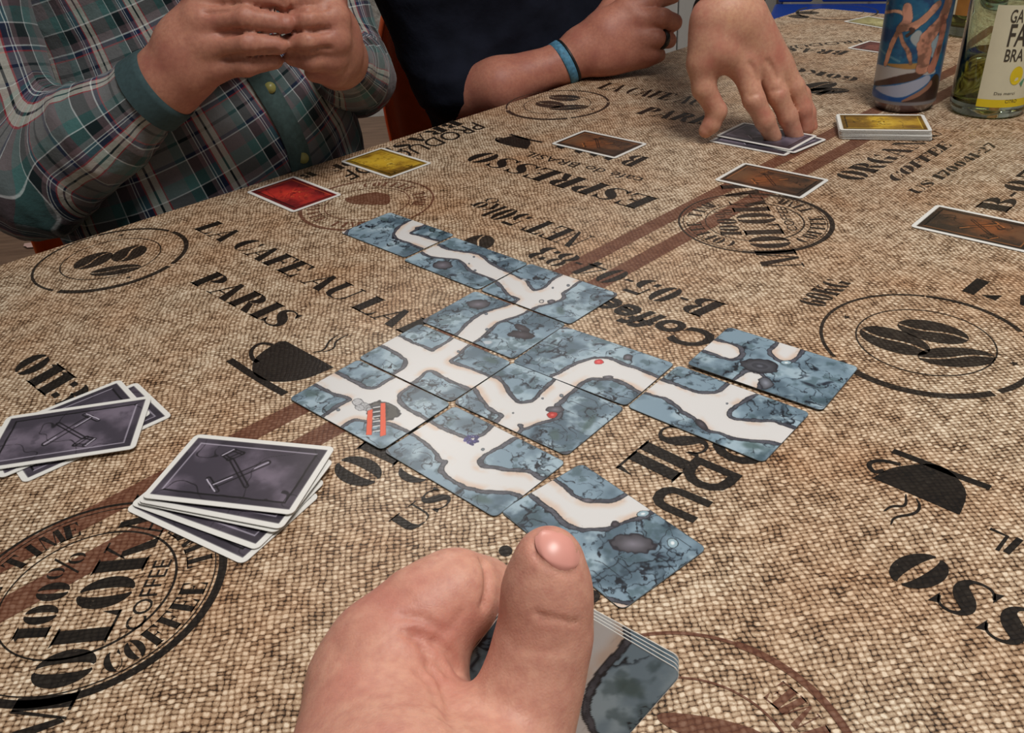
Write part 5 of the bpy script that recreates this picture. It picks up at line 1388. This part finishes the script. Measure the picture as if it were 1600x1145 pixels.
for P, w_, col in (([(165, 95), (250, 98), (330, 85), (410, 130)], .0014, (190, 150, 128)), ([(400, 60), (420, 160), (345, 235)], .0042, (176, 130, 112)),
                   ([(340, 240), (290, 330), (250, 440), (225, 520)], .0024, (178, 128, 104)), ([(340, 240), (365, 350), (415, 420), (430, 515)], .0020, (170, 122, 100)),
                   ([(740, 20), (700, 140), (600, 270), (540, 350), (545, 450), (520, 560)], .0062, (168, 118, 98)), ([(660, 30), (560, 140), (430, 230), (340, 235)], .0034, (176, 128, 106)),
                   ([(700, 150), (690, 300), (640, 470), (600, 560)], .0040, (150, 98, 82)), ([(430, 240), (460, 250), (400, 290)], .0016, (64, 44, 40)),
                   ([(150, 45), (190, 38), (250, 25)], .0010, (196, 164, 84)), ([(160, 30), (165, 45)], .0010, (196, 164, 84)), ([(200, 5), (235, 5), (232, 30)], .0010, (196, 164, 84))):
    f4 = fbm(X*90+31, Y*90+7, 333, 4); d = sd_line(smooth(cz(P), 2, False), X, Y)+.0012*(f2-.5)+w_*.9*(f4-.5); k_ = sstep(w_+.0003, w_-.0003, d)
    c = mixc(c, tuple(v*.35 for v in col), sstep(w_+.0007, w_+.0001, d)*.6); c = mixc(c, col, k_); c = mixc(c, tuple(v*.62 for v in col), k_*sstep(.46, .58, f1)*.8); c = mixc(c, tuple(min(255, v*1.25) for v in col), k_*sstep(.50, .36, f4)*.6)
c = mixc(c, (120, 116, 118), sstep(.0145, .0125, Y))
A = TT.ravel()+th0
V = np.c_[rc*np.cos(A), rc*np.sin(A), Y]
i = np.arange(nz)[:, None]*(nt+1)+np.arange(nt)[None, :]; q = np.stack([i, i+1, i+nt+2, i+nt+1], -1).reshape(-1, 4)
me = mesh_np('printed_wrap', V, q)
at = me.color_attributes.new('print', 'FLOAT_COLOR', 'POINT'); at.data.foreach_set('color', np.c_[lin(np.clip(c, 0, 255)), np.ones(len(V))].ravel().astype(np.float32))
o = put('printed_wrap', me, attr_material('can_print', .28, .6)); o.parent = can

def glass_mat(name, col, rough=.02, ior=1.48):
    t = NT(name); t.put(t.b.inputs['Base Color'], col); t.b.inputs['Roughness'].default_value = rough
    t.b.inputs['Transmission Weight'].default_value = 1.0; t.b.inputs['IOR'].default_value = ior
    return t.m
M_GLASS = glass_mat('pale_green_glass', (.80, .94, .82, 1)); M_WINE = glass_mat('white_wine', (.74, .64, .20, 1), 0, 1.33)
M_LABEL = simple('cream_label_paper', srgb(206, 202, 176), .6, var=.03); M_YEL = simple('lemon_yellow_print', srgb(214, 190, 30), .55, var=.05)
M_TXT = simple('dark_label_print', srgb(62, 56, 46), .6); M_GOLDP = simple('gold_label_paper', srgb(150, 104, 48), .5, var=.15); M_GRN = simple('green_label_print', srgb(90, 140, 110), .6)
RB = .0378
def bottle(c, label, lab_mat, full, lab_ang, group=None):
    b = empty('wine_bottle', c, label=label, category='bottle')
    outer = [(0, .006), (.020, .004), (.030, .000), (.0355, .002), (RB, .009), (RB, .175), (.035, .195), (.026, .214), (.0165, .236), (.0145, .26), (.0145, .292), (.0165, .293), (.0165, .303), (.0140, .304)]
    inner = [(.0105, .304), (.0112, .26), (.0135, .236), (.0235, .213), (.0320, .194), (.0350, .175), (.0350, .020), (.030, .014), (.014, .016), (0, .022)]
    mb = MB(); mb.lathe(outer+inner, n=72); o = mb.build('glass', M_GLASS); o.parent = b
    mb = MB(); mb.lathe([(0, .0215), (.014, .0155), (.030, .0135), (.0353, .020), (.0353, full), (0, full)], n=64); o = mb.build('wine', M_WINE); o.parent = b
    def wrap(P, off): return [((RB+off)*math.cos(lab_ang+x/RB), (RB+off)*math.sin(lab_ang+x/RB), z) for x, z in P]
    def patch(x0, x1, z0, z1, off, name, mat, par):
        n = 40; P = [(x0+(x1-x0)*k/n, z) for z in (z0, z1) for k in range(n+1)]
        me = mesh_from(name, wrap(P, off), [(k, k+1, k+n+2, k+n+1) for k in range(n)], True); q = put(name, me, mat); q.parent = par; return q
    return b, patch, wrap
bc = T3((1541, 172)); view = math.atan2(-bc[1], -bc[0])
lz0 = cyl_px(bc, RB, 1560, 168)[1]; lz1 = cyl_px(bc, RB, 1575, 8)[1]
la = cyl_px(bc, RB, 1528, 150)[0]
lab_ang = la
bt, patch, wrap = bottle(bc, 'white wine bottle in pale green glass with a cream label at the right edge', None, cyl_px(bc, RB, 1530, 100)[1], lab_ang)
lab = patch(0, .090, lz0, lz1, .0004, 'bottle_label', M_LABEL, bt)
patch(0, .090, lz0, lz0+.0080, .00055, 'yellow_band', M_YEL, lab)
def label_text(s, u, v, h, width, mat, name='label_print', bold=0.0, z=None):
    a, zz = cyl_px(bc, RB, u, v); x0 = (a-lab_ang)*RB; V, F = sans_polys(s, bold); W = V[:, 0].max()
    P = [(x0+p[0]/W*width, zz+p[1]*h) for p in V]; me = mesh_from(name, wrap(P, .0007), F); q = put(name, me, mat); q.parent = lab
for s, u, v, h, w_ in (('GA', 1577, 35, .0125, .0120), ('FA', 1571, 72, .0220, .0175), ('BRA', 1567, 96, .0125, .0180), ('Das merci', 1552, 148, .0030, .0200), ('CITRO', 1569, 161, .0036, .0120)):
    label_text(s, u, v, h, w_, M_TXT, bold=.012 if h > .01 else .0)
a, zz = cyl_px(bc, RB, 1588, 118); x0 = (a-lab_ang)*RB
me = mesh_from('lemon_print', wrap([(x0+.0062*math.cos(t), zz+.0092*math.sin(t)) for t in np.linspace(0, 2*math.pi, 25)[:-1]], .0007), [tuple(range(24))]); q = put('lemon_print', me, M_YEL); q.parent = lab
me = mesh_from('leaf_print', wrap([(x0+.005, zz-.008), (x0+.010, zz-.002), (x0+.008, zz-.012)], .0008), [(0, 1, 2)]); q = put('leaf_print', me, M_GRN); q.parent = lab
bc2 = T3((1516, 52))
b2, patch2, wrap2 = bottle(bc2, 'second bottle standing behind the wine bottle, a brown and gold label showing', None, .035, math.atan2(-bc2[1], -bc2[0])-.95)
l2 = patch2(0, .07, .030, .12, .0004, 'bottle_label', M_GOLDP, b2); patch2(.004, .010, .030, .12, .0006, 'cream_stripe', M_LABEL, l2)

# ================================================================== ROOM
M_WALL = NT('roughcast_wall'); cc_ = M_WALL.obj()
n1 = M_WALL.noise(cc_, 26, 5, .65); M_WALL.put(M_WALL.b.inputs['Base Color'], M_WALL.ramp(n1, [(.35, srgb(138, 138, 134)), (.65, srgb(186, 186, 182))]))
M_WALL.b.inputs['Roughness'].default_value = .95; M_WALL.bump(n1, .8, .012); M_WALL = M_WALL.m
M_FLOOR = NT('brown_laminate'); cc_ = M_FLOOR.obj(); mp = M_FLOOR.n('ShaderNodeMapping'); mp.inputs['Scale'].default_value = (1, 9, 1); M_FLOOR.put(mp.inputs[0], cc_)
n1 = M_FLOOR.noise(mp.outputs[0], 6, 5, .6); M_FLOOR.put(M_FLOOR.b.inputs['Base Color'], M_FLOOR.ramp(n1, [(.3, srgb(112, 88, 72)), (.7, srgb(146, 118, 98))])); M_FLOOR.b.inputs['Roughness'].default_value = .45; M_FLOOR = M_FLOOR.m
M_WHITE = simple('white_paint', srgb(206, 208, 206), .45, var=.02)
YW = 3.80
def rbox(name, lo, hi, mat, **kw):
    mb = MB(); lo, hi = np.array(lo), np.array(hi); mb.box((lo+hi)/2, (hi-lo)/2); return mb.build(name, mat, None, **kw)
rbox('floor', (-3.2, -1.6, -.80), (3.6, YW, -.75), M_FLOOR, kind='structure')
rbox('wall_back', (-3.2, YW, -.75), (3.6, YW+.1, 1.85), M_WALL, kind='structure')
rbox('wall_left', (-3.3, -1.6, -.75), (-3.2, YW, 1.85), M_WALL, kind='structure')
rbox('wall_right', (3.6, -1.6, -.75), (3.7, YW, 1.85), M_WALL, kind='structure')
rbox('baseboard_back', (-3.2, YW-.02, -.75), (.78, YW-.001, -.58), M_WHITE, kind='structure')
dx0 = .80
door = rbox('door_1', (dx0, YW-.05, -.745), (dx0+.86, YW-.01, 1.30), M_WHITE, kind='structure')
for (a, b_, z0, z1) in ((.08, .40, -.6, .2), (.46, .78, -.6, .2), (.08, .40, .3, 1.2), (.46, .78, .3, 1.2)):
    mb = MB(); mb.box((dx0+(a+b_)/2, YW-.052, (z0+z1)/2), ((b_-a)/2, .006, (z1-z0)/2)); mb.build('door_panel', M_WHITE, door)
mb = MB(); mb.tube([(dx0+.06, YW-.05, .30), (dx0+.06, YW-.10, .30), (dx0+.16, YW-.10, .30)], .009, 10); mb.build('door_handle', M_ALU, door)
for k, (a, b_) in enumerate(((dx0-.07, dx0-.005), (dx0+.865, dx0+.93))): rbox('trim_%d' % (k+1), (a, YW-.03, -.75), (b_, YW-.001, 1.36), M_WHITE, kind='structure')
# --- orange shell chairs
M_ORANGE = simple('orange_plastic', srgb(240, 100, 24), .38, var=.04); M_STEEL = simple('steel_tube', srgb(150, 150, 152), .3, 1.0)
def orange_chair(s0, d0, label):
    base = WP(s0, d0, -.75); ch = empty('shell_chair', base, label=label, category='chair', group='orange plastic shell chairs')
    prof = [(.20, .43), (.17, .455), (.05, .445), (-.08, .435), (-.16, .445), (-.205, .50), (-.225, .58), (-.245, .68), (-.262, .79), (-.266, .845)]
    wid = [.19, .215, .225, .225, .22, .22, .225, .225, .205, .15]
    n = 20; Vv = []
    for (d, z), w_ in zip(prof, wid):
        for k in range(n+1):
            u = -1+2*k/n; e = max(0, abs(u)-.72)/.28
            lift = .035*e*e
            back = z > .47
            dd = d+(lift*1.6 if back else 0); zz = z+(0 if back else lift)
            Vv.append(E1*(u*w_)+E2*dd+np.array([0, 0, zz]))
    F = [(j*(n+1)+k, j*(n+1)+k+1, (j+1)*(n+1)+k+1, (j+1)*(n+1)+k) for j in range(len(prof)-1) for k in range(n)]
    me = mesh_from('shell', Vv, F, True); o = put('shell', me, M_ORANGE); o.parent = ch
    md = o.modifiers.new('t', 'SOLIDIFY'); md.thickness = .009; md.offset = 0
    md = o.modifiers.new('s', 'SUBSURF'); md.levels = 1; md.render_levels = 2
    for sx in (-1, 1):
        for sy in (-1, 1):
            mb = MB(); mb.tube([E1*sx*.14+E2*sy*.10+np.array([0, 0, .432]), E1*sx*.155+E2*sy*.13+np.array([0, 0, .40]), E1*sx*.21+E2*sy*.20+np.array([0, 0, 0.0])], .0095, 10)
            q = mb.build('leg', M_STEEL); q.parent = ch
    return ch
orange_chair(.315, -.15, 'orange plastic shell chair under the person in the plaid shirt')
orange_chair(.862, -.15, 'orange plastic shell chair whose back shows beside the navy sleeve')
# --- blue chair beyond the end of the table
M_BLUE = simple('blue_plastic', srgb(24, 66, 160), .45, var=.06)
bcn = D3(1312, -10, 2.75); bcn[2] = -.75
ch = empty('side_chair', bcn, label='bright blue chair beyond the far end of the table, left of the can', category='chair')
fw = np.array([-bcn[0], -bcn[1], 0]); fw /= np.linalg.norm(fw); sd = np.array([-fw[1], fw[0], 0]); Rb = np.stack([sd, fw, np.array([0, 0, 1.])], 1)
def bpart(name, c, h, mat=M_BLUE):
    mb = MB(); mb.box(Rb@np.array(c), h, Rb); o = mb.build(name, mat); o.parent = ch; md = o.modifiers.new('b', 'BEVEL'); md.width = .008; md.segments = 3; return o
bpart('seat', (0, .02, .44), (.21, .21, .016))
for x0, x1 in ((-.20, .055), (.085, .20)): bpart('back_panel', ((x0+x1)/2*-1, -.20, .66), ((x1-x0)/2, .012, .20))
for sx in (-1, 1):
    for sy in (-1, 1): bpart('leg', (sx*.18, sy*.17, .215), (.015, .015, .215), M_STEEL)
    bpart('back_post', (sx*.195, -.205, .62), (.012, .012, .24), M_STEEL)
# --- scrap of paper on the floor
q = T3((54, 384), -.749); mb = MB(); n = 7
pts = [q+np.array([.035*math.cos(a)*(1+.3*math.sin(3*a)), .022*math.sin(a), .002+.004*abs(math.sin(2*a))]) for a in np.linspace(0, 2*math.pi, 11)[:-1]]
mb.add([q+np.array([0, 0, .006])]+pts, [(0, 1+k, 1+(k+1) % 10) for k in range(10)]); mb.build('paper_scrap', simple('pink_white_paper', srgb(214, 180, 172), .8), None, label='small pale paper scrap lying on the brown floor at the left', category='paper')
